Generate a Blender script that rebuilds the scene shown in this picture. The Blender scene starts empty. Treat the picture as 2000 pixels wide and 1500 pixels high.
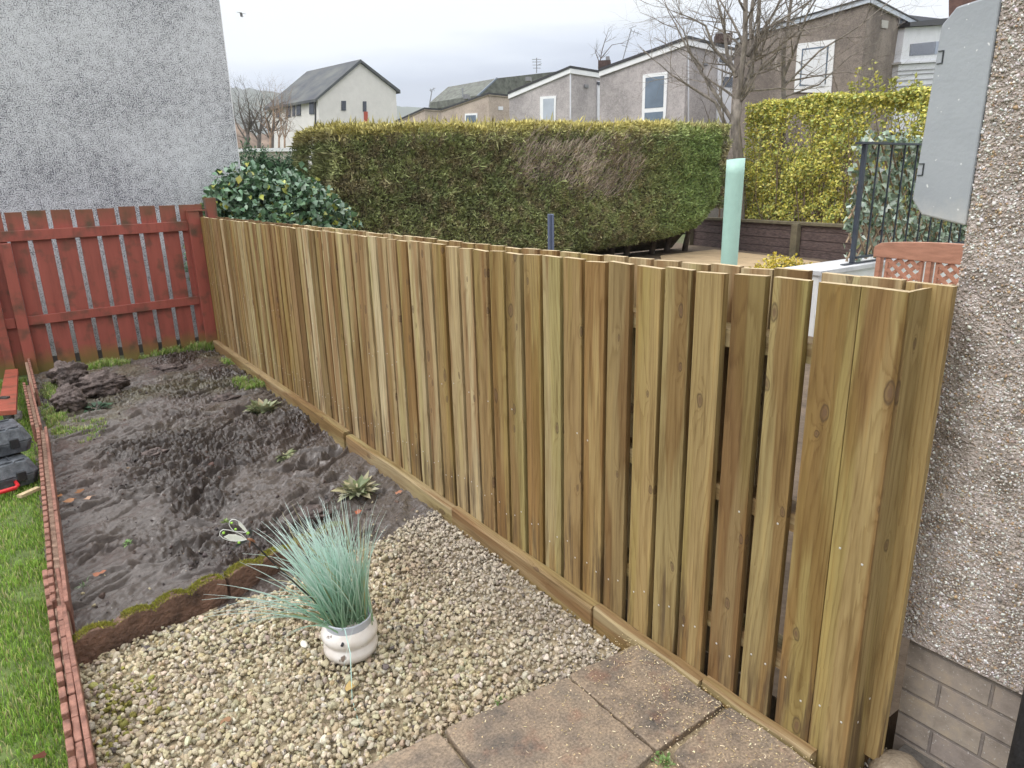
import bpy, bmesh, math, random
import numpy as np
from mathutils import Vector, Matrix
random.seed(7); RS = np.random.RandomState(11)
rad = math.radians
SC = bpy.context.scene
COL = SC.collection
# ------------------------------------------------------------------ camera
FPX, PITCH, ROLL, YAW, CAMH = 1341.5, rad(16.11), rad(-1.37), rad(34.84), 1.5
_F = np.array([math.sin(YAW)*math.cos(PITCH), math.cos(YAW)*math.cos(PITCH), -math.sin(PITCH)])
_R = np.array([math.cos(YAW), -math.sin(YAW), 0.0]); _U = np.cross(_R, _F)
CR = _R*math.cos(ROLL)+_U*math.sin(ROLL); CU = -_R*math.sin(ROLL)+_U*math.cos(ROLL); CF = _F
cam = bpy.data.objects.new('camera', bpy.data.cameras.new('camera')); COL.objects.link(cam)
M = Matrix.Identity(4)
for i in range(3):
    M[i][0] = CR[i]; M[i][1] = CU[i]; M[i][2] = -CF[i]
M[2][3] = CAMH
cam.matrix_world = M
cam.data.sensor_width = 36; cam.data.lens = FPX/2000*36
cam.data.clip_start = 0.02; cam.data.clip_end = 6000
SC.camera = cam
# ------------------------------------------------------------------ world and sun (overcast)
SUN_EL, SUN_AZ = rad(38), rad(-35)       # azimuth from +Y towards +X
SC.view_settings.view_transform = 'Standard'; SC.view_settings.look = 'None'
SC.view_settings.gamma = 1; SC.view_settings.exposure = 0.55
w = bpy.data.worlds.new('World'); SC.world = w; w.use_nodes = True
nt = w.node_tree; nt.nodes.clear()
def ND(nt, typ, ins=None, **kw):
    n = nt.nodes.new(typ)
    for k, v in kw.items(): setattr(n, k, v)
    for k, v in (ins or {}).items():
        s = n.inputs[k]
        if isinstance(v, bpy.types.NodeSocket): nt.links.new(v, s)
        else: s.default_value = v
    return n
def RAMP(nt, fac, stops, interp='LINEAR'):
    n = nt.nodes.new('ShaderNodeValToRGB'); cr = n.color_ramp; cr.interpolation = interp
    while len(cr.elements) > 1: cr.elements.remove(cr.elements[-1])
    cr.elements[0].position = stops[0][0]; c = stops[0][1]; cr.elements[0].color = (*c, 1) if len(c) == 3 else c
    for p, c in stops[1:]:
        e = cr.elements.new(p); e.color = (*c, 1) if len(c) == 3 else c
    nt.links.new(fac, n.inputs[0]); return n.outputs[0]
def MATH(nt, op, a, b=None, c=None, clamp=False):
    n = nt.nodes.new('ShaderNodeMath'); n.operation = op; n.use_clamp = clamp
    for i, v in enumerate((a, b, c)):
        if v is None: continue
        if isinstance(v, bpy.types.NodeSocket): nt.links.new(v, n.inputs[i])
        else: n.inputs[i].default_value = v
    return n.outputs[0]
def MIX(nt, fac, a, b, blend='MIX'):
    n = nt.nodes.new('ShaderNodeMix'); n.data_type = 'RGBA'; n.blend_type = blend
    for s, v in ((n.inputs[0], fac), (n.inputs[6], a), (n.inputs[7], b)):
        if isinstance(v, bpy.types.NodeSocket): nt.links.new(v, s)
        elif isinstance(v, (int, float)): s.default_value = v
        else: s.default_value = (*v, 1)
    return n.outputs[2]
sky = ND(nt, 'ShaderNodeTexSky', sky_type='NISHITA', sun_disc=False, sun_elevation=SUN_EL, sun_rotation=SUN_AZ)
bg1 = ND(nt, 'ShaderNodeBackground', {'Color': sky.outputs[0], 'Strength': 0.08})
tc = ND(nt, 'ShaderNodeTexCoord')
sep = ND(nt, 'ShaderNodeSeparateXYZ', {0: tc.outputs['Generated']})
mp = ND(nt, 'ShaderNodeMapping', {'Vector': tc.outputs['Generated'], 'Scale': (1.6, 1.6, 9.0)})
nz = ND(nt, 'ShaderNodeTexNoise', {'Vector': mp.outputs[0], 'Scale': 1.3, 'Detail': 5.0, 'Roughness': 0.5})
zz = MATH(nt, 'ADD', sep.outputs[2], MATH(nt, 'MULTIPLY', MATH(nt, 'SUBTRACT', nz.outputs[0], 0.5), 0.20))
ccol = RAMP(nt, zz, [(0.0, (.50, .54, .60)), (.06, (.50, .55, .62)), (.085, (.34, .37, .43)), (.115, (.42, .46, .55)), (.145, (.60, .645, .72)), (.18, (.80, .82, .83)), (.5, (1, 1, 1))])
cst = ND(nt, 'ShaderNodeMapRange', {'Value': sep.outputs[2], 'From Min': .25, 'From Max': .8, 'To Min': 1.0, 'To Max': 2.0})
bg2 = ND(nt, 'ShaderNodeBackground', {'Color': ccol, 'Strength': cst.outputs[0]})
mx = ND(nt, 'ShaderNodeMixShader', {0: 0.9, 1: bg1.outputs[0], 2: bg2.outputs[0]})
ND(nt, 'ShaderNodeOutputWorld', {0: mx.outputs[0]})
sl = bpy.data.lights.new('sun', 'SUN'); sl.energy = 1.1; sl.angle = rad(24); sl.color = (1, .97, .93)
so = bpy.data.objects.new('sun', sl); COL.objects.link(so)
sd = Vector((math.sin(SUN_AZ)*math.cos(SUN_EL), math.cos(SUN_AZ)*math.cos(SUN_EL), math.sin(SUN_EL)))
sd = Vector((-0.6, 0.12, 0.8)).normalized()
SUN_EL = math.asin(sd.z); sky.sun_elevation = SUN_EL; sky.sun_rotation = math.atan2(sd.x, sd.y)
so.rotation_euler = sd.to_track_quat('Z', 'Y').to_euler(); so.location = (0, 0, 30)
try:
    SC.cycles.max_bounces = 6; SC.cycles.use_denoising = True
except Exception: pass
# ------------------------------------------------------------------ pixel -> ray helpers (photo pixels, 2000x1500)
C0 = np.array([0, 0, CAMH])
def ray(x, y): return CF*FPX + CR*(x-1000) - CU*(y-750)
def G(x, y, z=0.0): d = ray(x, y); return C0 + d*((z-CAMH)/d[2])            # on a level plane
def OX(x, y, X): d = ray(x, y); return C0 + d*(X/d[0])
def OY(x, y, Y): d = ray(x, y); return C0 + d*(Y/d[1])
def OD(x, y, D): d = ray(x, y); return C0 + d*(D/math.hypot(d[0], d[1]))      # at a ground distance
def azv(deg): return np.array([math.sin(rad(deg)), math.cos(rad(deg)), 0.0])
def OP(x, y, P0, t):                                                        # on the vertical plane through P0 along t
    n = np.array([-t[1], t[0], 0.0]); d = ray(x, y); return C0 + d*(((P0-C0)@n)/(d@n))
# ------------------------------------------------------------------ numpy noise
def _h(ix, iy, s):
    v = (ix.astype(np.int64)*374761393 + iy.astype(np.int64)*668265263 + s*974711) & 0x7fffffff
    v = ((v ^ (v >> 13))*1274126177) & 0x7fffffff
    return ((v ^ (v >> 16)) & 0xffff)/65535.0
def vn(x, y, s=0):
    x = np.asarray(x, float); y = np.asarray(y, float)
    ix = np.floor(x); iy = np.floor(y); fx = x-ix; fy = y-iy
    fx = fx*fx*(3-2*fx); fy = fy*fy*(3-2*fy)
    a = _h(ix, iy, s); b = _h(ix+1, iy, s); c = _h(ix, iy+1, s); d = _h(ix+1, iy+1, s)
    return (a*(1-fx)+b*fx)*(1-fy)+(c*(1-fx)+d*fx)*fy
def fbm(x, y, o=4, s=0):
    r = 0; a = .5; t = 0
    for i in range(o):
        r = r + a*vn(np.asarray(x)*2**i+i*17.3, np.asarray(y)*2**i+i*9.1, s+i); t += a; a *= .5
    return r/t
# ------------------------------------------------------------------ mesh helpers
class MB:
    def __init__(s): s.v = []; s.f = []; s.m = []
    def add(s, vs, fs, mi=0):
        o = len(s.v); s.v += [tuple(map(float, v)) for v in vs]; s.f += [tuple(i+o for i in f) for f in fs]; s.m += [mi]*len(fs)
    def box(s, lo, hi, mi=0):
        x0, y0, z0 = lo; x1, y1, z1 = hi
        s.add([(x0, y0, z0), (x1, y0, z0), (x1, y1, z0), (x0, y1, z0), (x0, y0, z1), (x1, y0, z1), (x1, y1, z1), (x0, y1, z1)],
              [(0, 3, 2, 1), (4, 5, 6, 7), (0, 1, 5, 4), (1, 2, 6, 5), (2, 3, 7, 6), (3, 0, 4, 7)], mi)
    def obox(s, c, ax, ay, az, mi=0):                                       # centre and half-extent vectors
        c, ax, ay, az = map(np.asarray, (c, ax, ay, az))
        vs = [c+i*ax+j*ay+k*az for k in (-1, 1) for i, j in ((-1, -1), (1, -1), (1, 1), (-1, 1))]
        s.add(vs, [(0, 3, 2, 1), (4, 5, 6, 7), (0, 1, 5, 4), (1, 2, 6, 5), (2, 3, 7, 6), (3, 0, 4, 7)], mi)
    def bar(s, a, b, wd, th, up=(0, 0, 1), mi=0):                           # rectangular bar from a to b
        a = np.asarray(a, float); b = np.asarray(b, float); d = b-a; L = np.linalg.norm(d); d = d/L
        u = np.asarray(up, float); sd_ = np.cross(d, u); sd_ /= np.linalg.norm(sd_); u2 = np.cross(sd_, d)
        s.obox((a+b)/2, d*L/2, sd_*th/2, u2*wd/2, mi)
    def prism(s, poly, vec, mi=0):                                          # polygon (3-D points) extruded by vec
        n = len(poly); vec = np.asarray(vec, float); p = [np.asarray(q, float) for q in poly]
        s.add(p+[q+vec for q in p], [tuple(range(n))[::-1], tuple(range(n, 2*n))]+[(i, (i+1) % n, n+(i+1) % n, n+i) for i in range(n)], mi)
    def tube(s, pts, rs, k=6, mi=0, cap=True):
        pts = [np.asarray(p, float) for p in pts]; o = len(s.v); n = len(pts)
        for i, p in enumerate(pts):
            d = pts[min(i+1, n-1)]-pts[max(i-1, 0)]; d = d/(np.linalg.norm(d)+1e-9)
            a = np.cross(d, (0.31, 0.2, 0.93) if abs(d[2]) < .93 else (1, 0.1, 0)); a /= np.linalg.norm(a); b = np.cross(d, a)
            r = rs[i] if hasattr(rs, '__len__') else rs
            for j in range(k):
                t = 2*math.pi*j/k; s.v.append(tuple(p+r*(a*math.cos(t)+b*math.sin(t))))
        for i in range(n-1):
            for j in range(k):
                s.f.append((o+i*k+j, o+i*k+(j+1) % k, o+(i+1)*k+(j+1) % k, o+(i+1)*k+j)); s.m.append(mi)
        if cap and k > 2:
            s.f.append(tuple(o+j for j in range(k))[::-1]); s.f.append(tuple(o+(n-1)*k+j for j in range(k))); s.m += [mi, mi]
    def lathe(s, prof, c=(0, 0, 0), k=32, mi=0):
        o = len(s.v); n = len(prof)
        for r, z in prof:
            for j in range(k):
                t = 2*math.pi*j/k; s.v.append((c[0]+r*math.cos(t), c[1]+r*math.sin(t), c[2]+z))
        for i in range(n-1):
            for j in range(k):
                s.f.append((o+i*k+j, o+i*k+(j+1) % k, o+(i+1)*k+(j+1) % k, o+(i+1)*k+j)); s.m.append(mi)
        s.f.append(tuple(o+j for j in range(k))[::-1]); s.f.append(tuple(o+(n-1)*k+j for j in range(k))); s.m += [mi, mi]
    def build(s, name, mat, parent=None, smooth=False, bevel=0, sub=0, tri=False):
        org = np.array(root_loc(parent)) if parent else np.zeros(3)
        if parent is None and s.v:
            vv = np.array(s.v); org = np.array([(vv[:, 0].min()+vv[:, 0].max())/2, (vv[:, 1].min()+vv[:, 1].max())/2, vv[:, 2].min()])
        me = bpy.data.meshes.new(name); me.from_pydata([tuple(np.array(v)-org) for v in s.v], [], s.f)
        for m_ in (mat if isinstance(mat, (list, tuple)) else [mat]): me.materials.append(m_)
        me.polygons.foreach_set('material_index', s.m)
        bm = bmesh.new(); bm.from_mesh(me); bmesh.ops.recalc_face_normals(bm, faces=bm.faces)
        bm.to_mesh(me); bm.free()
        if smooth: me.polygons.foreach_set('use_smooth', [True]*len(me.polygons))
        o = bpy.data.objects.new(name, me); COL.objects.link(o)
        if parent: o.parent = parent
        else: o.location = org
        if bevel:
            b = o.modifiers.new('bevel', 'BEVEL'); b.width = bevel; b.segments = 2; b.limit_method = 'ANGLE'; b.angle_limit = rad(40)
        if sub:
            b = o.modifiers.new('sub', 'SUBSURF'); b.levels = sub; b.render_levels = sub
        return o
def root_loc(o):
    while o.parent: o = o.parent
    return tuple(o.location)
def tag(o, label=None, cat=None, group=None, kind=None):
    if label: o['label'] = label
    if cat: o['category'] = cat
    if group: o['group'] = group
    if kind: o['kind'] = kind
    return o
def root(name, label, cat, loc=(0, 0, 0), group=None):
    o = bpy.data.objects.new(name, None); COL.objects.link(o); o.location = [float(c) for c in loc]; o.empty_display_size = .1
    return tag(o, label, cat, group)
def big(name, V, Fc, mat, parent=None, col=None, smooth=False, loop=3):
    """fast mesh from numpy arrays; col = per-vertex colour"""
    V = np.asarray(V, np.float64); Fc = np.asarray(Fc, np.int32)
    org = np.array(root_loc(parent)) if parent else V.mean(0)*np.array([1, 1, 0]) + np.array([0, 0, V[:, 2].min()])
    me = bpy.data.meshes.new(name); nV = len(V); nF = len(Fc); k = Fc.shape[1]
    me.vertices.add(nV); me.vertices.foreach_set('co', (V-org).astype(np.float32).ravel())
    me.loops.add(nF*k); me.loops.foreach_set('vertex_index', Fc.ravel())
    me.polygons.add(nF); me.polygons.foreach_set('loop_start', np.arange(0, nF*k, k, dtype=np.int32))
    me.polygons.foreach_set('loop_total', np.full(nF, k, np.int32))
    if smooth: me.polygons.foreach_set('use_smooth', np.ones(nF, bool))
    me.update(calc_edges=True)
    if col is not None:
        a = me.color_attributes.new('Col', 'FLOAT_COLOR', 'POINT')
        c = np.ones((nV, 4), np.float32); c[:, :3] = col; a.data.foreach_set('color', c.ravel())
    me.materials.append(mat); me.validate()
    o = bpy.data.objects.new(name, me); COL.objects.link(o)
    if parent: o.parent = parent
    else: o.location = org
    return o
# ------------------------------------------------------------------ materials
def mat0(name):
    m = bpy.data.materials.new(name); m.use_nodes = True; nt = m.node_tree; nt.nodes.clear()
    p = nt.nodes.new('ShaderNodeBsdfPrincipled'); o = nt.nodes.new('ShaderNodeOutputMaterial'); nt.links.new(p.outputs[0], o.inputs[0])
    return m, nt, p
def mplain(name, c, rough=.6, var=.15, scale=6, bump=.0, bscale=60, metal=0, spec=.5, stretch=(1, 1, 1), c2=None):
    m, nt, p = mat0(name)
    tc = ND(nt, 'ShaderNodeTexCoord'); mp = ND(nt, 'ShaderNodeMapping', {'Vector': tc.outputs['Object'], 'Scale': stretch})
    n1 = ND(nt, 'ShaderNodeTexNoise', {'Vector': mp.outputs[0], 'Scale': scale, 'Detail': 6.0, 'Roughness': .6})
    lo = tuple(x*(1-var) for x in c); hi = tuple(min(1, x*(1+var)) for x in (c2 or c))
    cc = RAMP(nt, n1.outputs[0], [(.3, lo), (.7, hi)])
    nt.links.new(cc, p.inputs['Base Color']); p.inputs['Roughness'].default_value = rough; p.inputs['Metallic'].default_value = metal
    p.inputs['Specular IOR Level'].default_value = spec
    if bump:
        n2 = ND(nt, 'ShaderNodeTexNoise', {'Vector': mp.outputs[0], 'Scale': bscale, 'Detail': 3.0})
        b = ND(nt, 'ShaderNodeBump', {'Height': n2.outputs[0], 'Strength': bump, 'Distance': .02}); nt.links.new(b.outputs[0], p.inputs['Normal'])
    return m
def mattr(name, rough=.6, spec=.3, mul=1.0, transl=0.0, bump=0, bscale=200):
    m, nt, p = mat0(name)
    a = ND(nt, 'ShaderNodeVertexColor', layer_name='Col')
    nt.links.new(a.outputs[0], p.inputs['Base Color']); p.inputs['Roughness'].default_value = rough; p.inputs['Specular IOR Level'].default_value = spec
    if bump:
        tc = ND(nt, 'ShaderNodeTexCoord'); n2 = ND(nt, 'ShaderNodeTexNoise', {'Vector': tc.outputs['Object'], 'Scale': bscale, 'Detail': 4.0})
        b = ND(nt, 'ShaderNodeBump', {'Height': n2.outputs[0], 'Strength': bump, 'Distance': .01}); nt.links.new(b.outputs[0], p.inputs['Normal'])
    if transl:
        t = ND(nt, 'ShaderNodeBsdfTranslucent', {'Color': a.outputs[0]}); mx = ND(nt, 'ShaderNodeMixShader', {0: transl, 1: p.outputs[0], 2: t.outputs[0]})
        nt.links.new(mx.outputs[0], [n for n in nt.nodes if n.type == 'OUTPUT_MATERIAL'][0].inputs[0])
    return m
def mwood(name, horiz=False, tones=None, knots=True, wet=0.0, grain=1.0):
    """softwood: rings bent round knots, heartwood bands, each board its own tone (Object Info random)"""
    m, nt, p = mat0(name)
    tc = ND(nt, 'ShaderNodeTexCoord'); sp = ND(nt, 'ShaderNodeSeparateXYZ', {0: tc.outputs['Object']})
    oi = ND(nt, 'ShaderNodeObjectInfo'); oc = ND(nt, 'ShaderNodeSeparateColor', {0: oi.outputs['Color']}); rnd = oc.outputs[0]; rn2 = oc.outputs[1]
    if horiz: u = MATH(nt, 'ADD', sp.outputs[2], MATH(nt, 'MULTIPLY', sp.outputs[0], 1.0)); v = sp.outputs[1]
    else: u = MATH(nt, 'ADD', sp.outputs[0], sp.outputs[1]); v = sp.outputs[2]
    off = MATH(nt, 'MULTIPLY', rn2, 37.0)
    uo = MATH(nt, 'ADD', u, off)
    cv = ND(nt, 'ShaderNodeCombineXYZ', {0: MATH(nt, 'MULTIPLY', uo, 10.0), 1: MATH(nt, 'MULTIPLY', MATH(nt, 'ADD', v, off), 4.6), 2: off})
    wn = ND(nt, 'ShaderNodeTexNoise', {'Vector': cv.outputs[0], 'Scale': 3.0, 'Detail': 3.0}); wv = ND(nt, 'ShaderNodeVectorMath', {0: cv.outputs[0], 1: ND(nt, 'ShaderNodeVectorMath', {0: wn.outputs['Color'], 1: (.16, .16, .16)}, operation='MULTIPLY').outputs[0]}, operation='ADD')
    vo = ND(nt, 'ShaderNodeTexVoronoi', {'Vector': wv.outputs[0], 'Scale': 1.0, 'Randomness': 1.0}, voronoi_dimensions='2D'); kd = MATH(nt, 'MULTIPLY', vo.outputs['Distance'], MATH(nt, 'ADD', .65, ND(nt, 'ShaderNodeSeparateColor', {0: vo.outputs['Color']}).outputs[1]))
    sel = MATH(nt, 'GREATER_THAN', ND(nt, 'ShaderNodeSeparateColor', {0: vo.outputs['Color']}).outputs[0], .62)
    kn = MATH(nt, 'MULTIPLY', sel, MATH(nt, 'DIVIDE', 1.0, MATH(nt, 'ADD', 1.0, MATH(nt, 'POWER', MATH(nt, 'MULTIPLY', kd, 8.0), 2.0))))
    cl = ND(nt, 'ShaderNodeCombineXYZ', {0: MATH(nt, 'MULTIPLY', uo, 7.0), 1: MATH(nt, 'MULTIPLY', v, .65), 2: off})
    nl = ND(nt, 'ShaderNodeTexNoise', {'Vector': cl.outputs[0], 'Scale': 1.0, 'Detail': 2.0, 'Roughness': .45})
    cf = ND(nt, 'ShaderNodeCombineXYZ', {0: MATH(nt, 'MULTIPLY', uo, 260.0), 1: MATH(nt, 'MULTIPLY', v, 9.0), 2: off})
    nf = ND(nt, 'ShaderNodeTexNoise', {'Vector': cf.outputs[0], 'Scale': 1.0, 'Detail': 4.0, 'Roughness': .6})
    field = MATH(nt, 'ADD', MATH(nt, 'MULTIPLY', uo, 24.0), MATH(nt, 'MULTIPLY', nl.outputs[0], 6.5))
    if knots: field = MATH(nt, 'ADD', field, MATH(nt, 'MULTIPLY', kn, 1.5))
    field = MATH(nt, 'ADD', field, MATH(nt, 'MULTIPLY', nf.outputs[0], .35))
    ring = MATH(nt, 'FRACT', MATH(nt, 'MULTIPLY', field, 2.0))
    line = RAMP(nt, ring, [(0, (0, 0, 0)), (.6, (.15,)*3), (.86, (1,)*3), (.93, (.5,)*3), (1, (0, 0, 0))])
    tones = tones or [(0, (.335, .245, .112)), (.2, (.385, .275, .122)), (.38, (.315, .215, .100)), (.52, (.46, .36, .205)), (.66, (.55, .46, .29)), (.8, (.325, .25, .115)), (1, (.225, .145, .070))]
    base = RAMP(nt, rnd, tones, 'LINEAR')
    # heartwood / colour band wandering along the board
    cb = ND(nt, 'ShaderNodeCombineXYZ', {0: MATH(nt, 'MULTIPLY', uo, 14.0), 1: MATH(nt, 'MULTIPLY', v, .8), 2: MATH(nt, 'ADD', off, 5.0)})
    nb = ND(nt, 'ShaderNodeTexNoise', {'Vector': cb.outputs[0], 'Scale': 1.0, 'Detail': 3.0})
    hb = ND(nt, 'ShaderNodeMapRange', {'Value': nb.outputs[0], 'From Min': .48, 'From Max': .55})
    c = MIX(nt, MATH(nt, 'MULTIPLY', hb.outputs[0], .75), base, (.66, .50, .40), 'MULTIPLY')
    gb = ND(nt, 'ShaderNodeTexNoise', {'Vector': cb.outputs[0], 'Scale': .7, 'Detail': 2.0})
    g2 = ND(nt, 'ShaderNodeMapRange', {'Value': gb.outputs[0], 'From Min': .5, 'From Max': .6})
    c = MIX(nt, MATH(nt, 'MULTIPLY', g2.outputs[0], .55), c, (.87, .94, .66), 'MULTIPLY')
    c = MIX(nt, MATH(nt, 'MULTIPLY', line, .42*grain), c, (.50, .38, .24), 'MULTIPLY')
    cb2 = ND(nt, 'ShaderNodeTexNoise', {'Vector': cb.outputs[0], 'Scale': 2.6, 'Detail': 4.0, 'Roughness': .65})
    c = MIX(nt, 1.0, c, RAMP(nt, cb2.outputs[0], [(.3, (.58, .52, .46)), (.45, (.92, .9, .88)), (.55, (1, 1, 1)), (.7, (1.2, 1.18, 1.12))]), 'MULTIPLY')
    c = MIX(nt, MATH(nt, 'MULTIPLY', RAMP(nt, nf.outputs[0], [(.35, (1,)*3), (.6, (0,)*3)]), .30*grain), c, (.6, .54, .45), 'MULTIPLY')
    if knots:
        km = ND(nt, 'ShaderNodeMapRange', {'Value': kd, 'From Min': .03, 'From Max': .085, 'To Min': 1.0, 'To Max': 0.0})
        kr = ND(nt, 'ShaderNodeMapRange', {'Value': MATH(nt, 'ABSOLUTE', MATH(nt, 'SUBTRACT', kd, .080)), 'From Min': 0.0, 'From Max': .026, 'To Min': 1.0, 'To Max': 0.0})
        c = MIX(nt, MATH(nt, 'MULTIPLY', MATH(nt, 'MULTIPLY', km.outputs[0], sel), .8), c, (.13, .075, .045))
        c = MIX(nt, MATH(nt, 'MULTIPLY', MATH(nt, 'MULTIPLY', kr.outputs[0], sel), .7), c, (.05, .028, .018))
    if not horiz:
        sn = ND(nt, 'ShaderNodeTexNoise', {'Vector': cb.outputs[0], 'Scale': 1.7, 'Detail': 5.0, 'Roughness': .7})
        lowz = ND(nt, 'ShaderNodeMapRange', {'Value': v, 'From Min': .1, 'From Max': .5, 'To Min': .17, 'To Max': 0.0})
        stn = ND(nt, 'ShaderNodeMapRange', {'Value': MATH(nt, 'ADD', sn.outputs[0], lowz.outputs[0]), 'From Min': .66, 'From Max': .78, 'To Min': 0.0, 'To Max': .75})
        c = MIX(nt, stn.outputs[0], c, (.075, .045, .026))
    nt.links.new(c, p.inputs['Base Color'])
    p.inputs['Roughness'].default_value = .62; p.inputs['Specular IOR Level'].default_value = .35
    hgt = MATH(nt, 'ADD', MATH(nt, 'MULTIPLY', nf.outputs[0], 1.0), MATH(nt, 'MULTIPLY', line, -.35))
    b = ND(nt, 'ShaderNodeBump', {'Height': hgt, 'Strength': .5, 'Distance': .0016}); nt.links.new(b.outputs[0], p.inputs['Normal'])
    return m
def mred(name, c=(.30, .076, .056), algae=True):
    m, nt, p = mat0(name)
    tc = ND(nt, 'ShaderNodeTexCoord'); oi = ND(nt, 'ShaderNodeObjectInfo')
    mp = ND(nt, 'ShaderNodeMapping', {'Vector': tc.outputs['Object'], 'Scale': (9, 9, 1.2)})
    n1 = ND(nt, 'ShaderNodeTexNoise', {'Vector': mp.outputs[0], 'Scale': 1.6, 'Detail': 6.0, 'Roughness': .65})
    n3 = ND(nt, 'ShaderNodeTexNoise', {'Vector': tc.outputs['Object'], 'Scale': 7.0, 'Detail': 5.0})
    c1 = RAMP(nt, n1.outputs[0], [(.25, tuple(x*.62 for x in c)), (.5, c), (.75, tuple(x*1.2 for x in c))])
    c1 = MIX(nt, ND(nt, 'ShaderNodeMapRange', {'Value': n3.outputs[0], 'From Min': .52, 'From Max': .72}).outputs[0], c1, (.10, .055, .035))
    if algae:
        ge = ND(nt, 'ShaderNodeNewGeometry'); sp = ND(nt, 'ShaderNodeSeparateXYZ', {0: ge.outputs['Position']})
        hz = MATH(nt, 'ADD', sp.outputs[2], MATH(nt, 'MULTIPLY', n3.outputs[0], .22))
        lowm = ND(nt, 'ShaderNodeMapRange', {'Value': hz, 'From Min': .08, 'From Max': .24, 'To Min': .8, 'To Max': 0})
        topm = ND(nt, 'ShaderNodeMapRange', {'Value': hz, 'From Min': 1.33, 'From Max': 1.52, 'To Min': 0, 'To Max': .7})
        c1 = MIX(nt, lowm.outputs[0], c1, (.16, .15, .035)); c1 = MIX(nt, topm.outputs[0], c1, (.11, .075, .035))
    nt.links.new(c1, p.inputs['Base Color']); p.inputs['Roughness'].default_value = .5
    b = ND(nt, 'ShaderNodeBump', {'Height': n1.outputs[0], 'Strength': .3, 'Distance': .004}); nt.links.new(b.outputs[0], p.inputs['Normal'])
    return m
def mdash(name, light, dark, scale, thr=.5, mott=.2, bump=.5, bd=.01, world=False):
    """pebbledash / roughcast seen from afar: fine light and dark grains"""
    m, nt, p = mat0(name)
    tc = ND(nt, 'ShaderNodeTexCoord')
    vo = ND(nt, 'ShaderNodeTexNoise', {'Vector': tc.outputs['Object'], 'Scale': scale, 'Detail': 3.0, 'Roughness': .7})
    big_ = ND(nt, 'ShaderNodeTexNoise', {'Vector': tc.outputs['Object'], 'Scale': .9, 'Detail': 4.0, 'Roughness': .6})
    md = ND(nt, 'ShaderNodeTexNoise', {'Vector': tc.outputs['Object'], 'Scale': scale*.16, 'Detail': 3.0})
    t = MATH(nt, 'ADD', vo.outputs[0], MATH(nt, 'MULTIPLY', MATH(nt, 'SUBTRACT', md.outputs[0], .5), .22))
    t = MATH(nt, 'ADD', t, MATH(nt, 'MULTIPLY', MATH(nt, 'SUBTRACT', big_.outputs[0], .5), mott))
    c = RAMP(nt, t, [(thr-.09, dark), (thr-.01, tuple(.5*(a+b) for a, b in zip(light, dark))), (thr+.06, light), (thr+.2, tuple(min(1, x*1.25) for x in light))])
    nt.links.new(c, p.inputs['Base Color']); p.inputs['Roughness'].default_value = .85; p.inputs['Specular IOR Level'].default_value = .2
    b = ND(nt, 'ShaderNodeBump', {'Height': vo.outputs[0], 'Strength': bump, 'Distance': bd}); nt.links.new(b.outputs[0], p.inputs['Normal'])
    return m
WOOD = mwood('treated_softwood')
WOODEND = mplain('sawn_end_grain', (.52, .41, .25), .8, .25, 60)
WOODH = mwood('treated_softwood_rail', horiz=True, tones=[(0, (.29, .215, .11)), (.35, (.31, .22, .115)), (.6, (.38, .30, .175)), (1, (.33, .255, .14))])
REDP = mred('red_fence_paint'); REDP2 = mred('red_plank_paint', (.33, .085, .055), False)
NAIL = mplain('galvanised_nail', (.7, .7, .7), .35, .05, 5, metal=.6)
WHITEP = mplain('white_upvc', (.78, .79, .80), .4, .05, 3)
WHITEW = mplain('white_wall_paint', (.74, .75, .76), .7, .08, 4, .2, 40)
BLACKP = mplain('dark_roof_edge', (.035, .035, .04), .6, .2, 8)
GLASS = mplain('window_glass', (.13, .17, .22), .08, .25, 1.2, spec=.8)
DARKM = mplain('dark_metal', (.03, .034, .04), .5, .2, 20)
# ------------------------------------------------------------------ ground
mud_z = -0.07
GROUNDM = mplain('rough_ground', (.12, .10, .06), .95, .35, .8, .5, 6, c2=(.10, .13, .05))
mb = MB(); R_ = 2500
mb.add([(-R_, -R_, -.2), (R_, -R_, -.2), (R_, R_, -.2), (-R_, R_, -.2)], [(0, 1, 2, 3)])
tag(mb.build('ground', GROUNDM), kind='structure')
SOILN = mplain('neighbour_soil', (.13, .095, .065), .9, .35, 5, .6, 25)
mb = MB(); mb.prism([(1.64, .74, -.19), (1.9, .74, -.19), (5.9, .9, -.19), (5.9, 3.5, -.19), (12.5, 3.5, -.19), (12.4, 5.5, -.19), (13.7, 11.6, -.19), (14.6, 15, -.19), (15, 21, -.19), (1.64, 21, -.19)], (0, 0, .17))
tag(mb.build('garden_soil', SOILN), kind='structure')
# raised bank behind the sleeper wall
RA = np.array([13.72, 11.9, 0]); RB = np.array([12.22, 5.5, 0])
rt = (RB-RA)/np.linalg.norm(RB-RA); rn = np.array([-rt[1], rt[0], 0]); rn = rn if rn[0] > 0 else -rn
mb = MB(); mb.prism([RA+rn*.13+[0, 0, -.19], RB+rn*.13+[0, 0, -.19], RB+rn*6+[0, 0, -.19], RA+rn*6+[0, 0, -.19]], (0, 0, .78))
BANKM = mplain('leaf_litter', (.16, .075, .04), .9, .5, 14, .8, 40, c2=(.24, .13, .07))
tag(mb.build('raised_bank', BANKM), kind='structure')
# tan paving strip of the neighbour garden
TAN = mplain('tan_paving', (.42, .31, .19), .85, .2, 3, .3, 50)
mb = MB(); pl = [G(1290, 500, 0), G(1395, 488, 0), G(1600, 512, 0), G(1640, 530, 0), G(1300, 560, 0)]
mb.prism([p*[1, 1, 0]+[0, 0, -.018] for p in pl], (0, 0, .03)); tag(mb.build('path', TAN), kind='structure')

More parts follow.
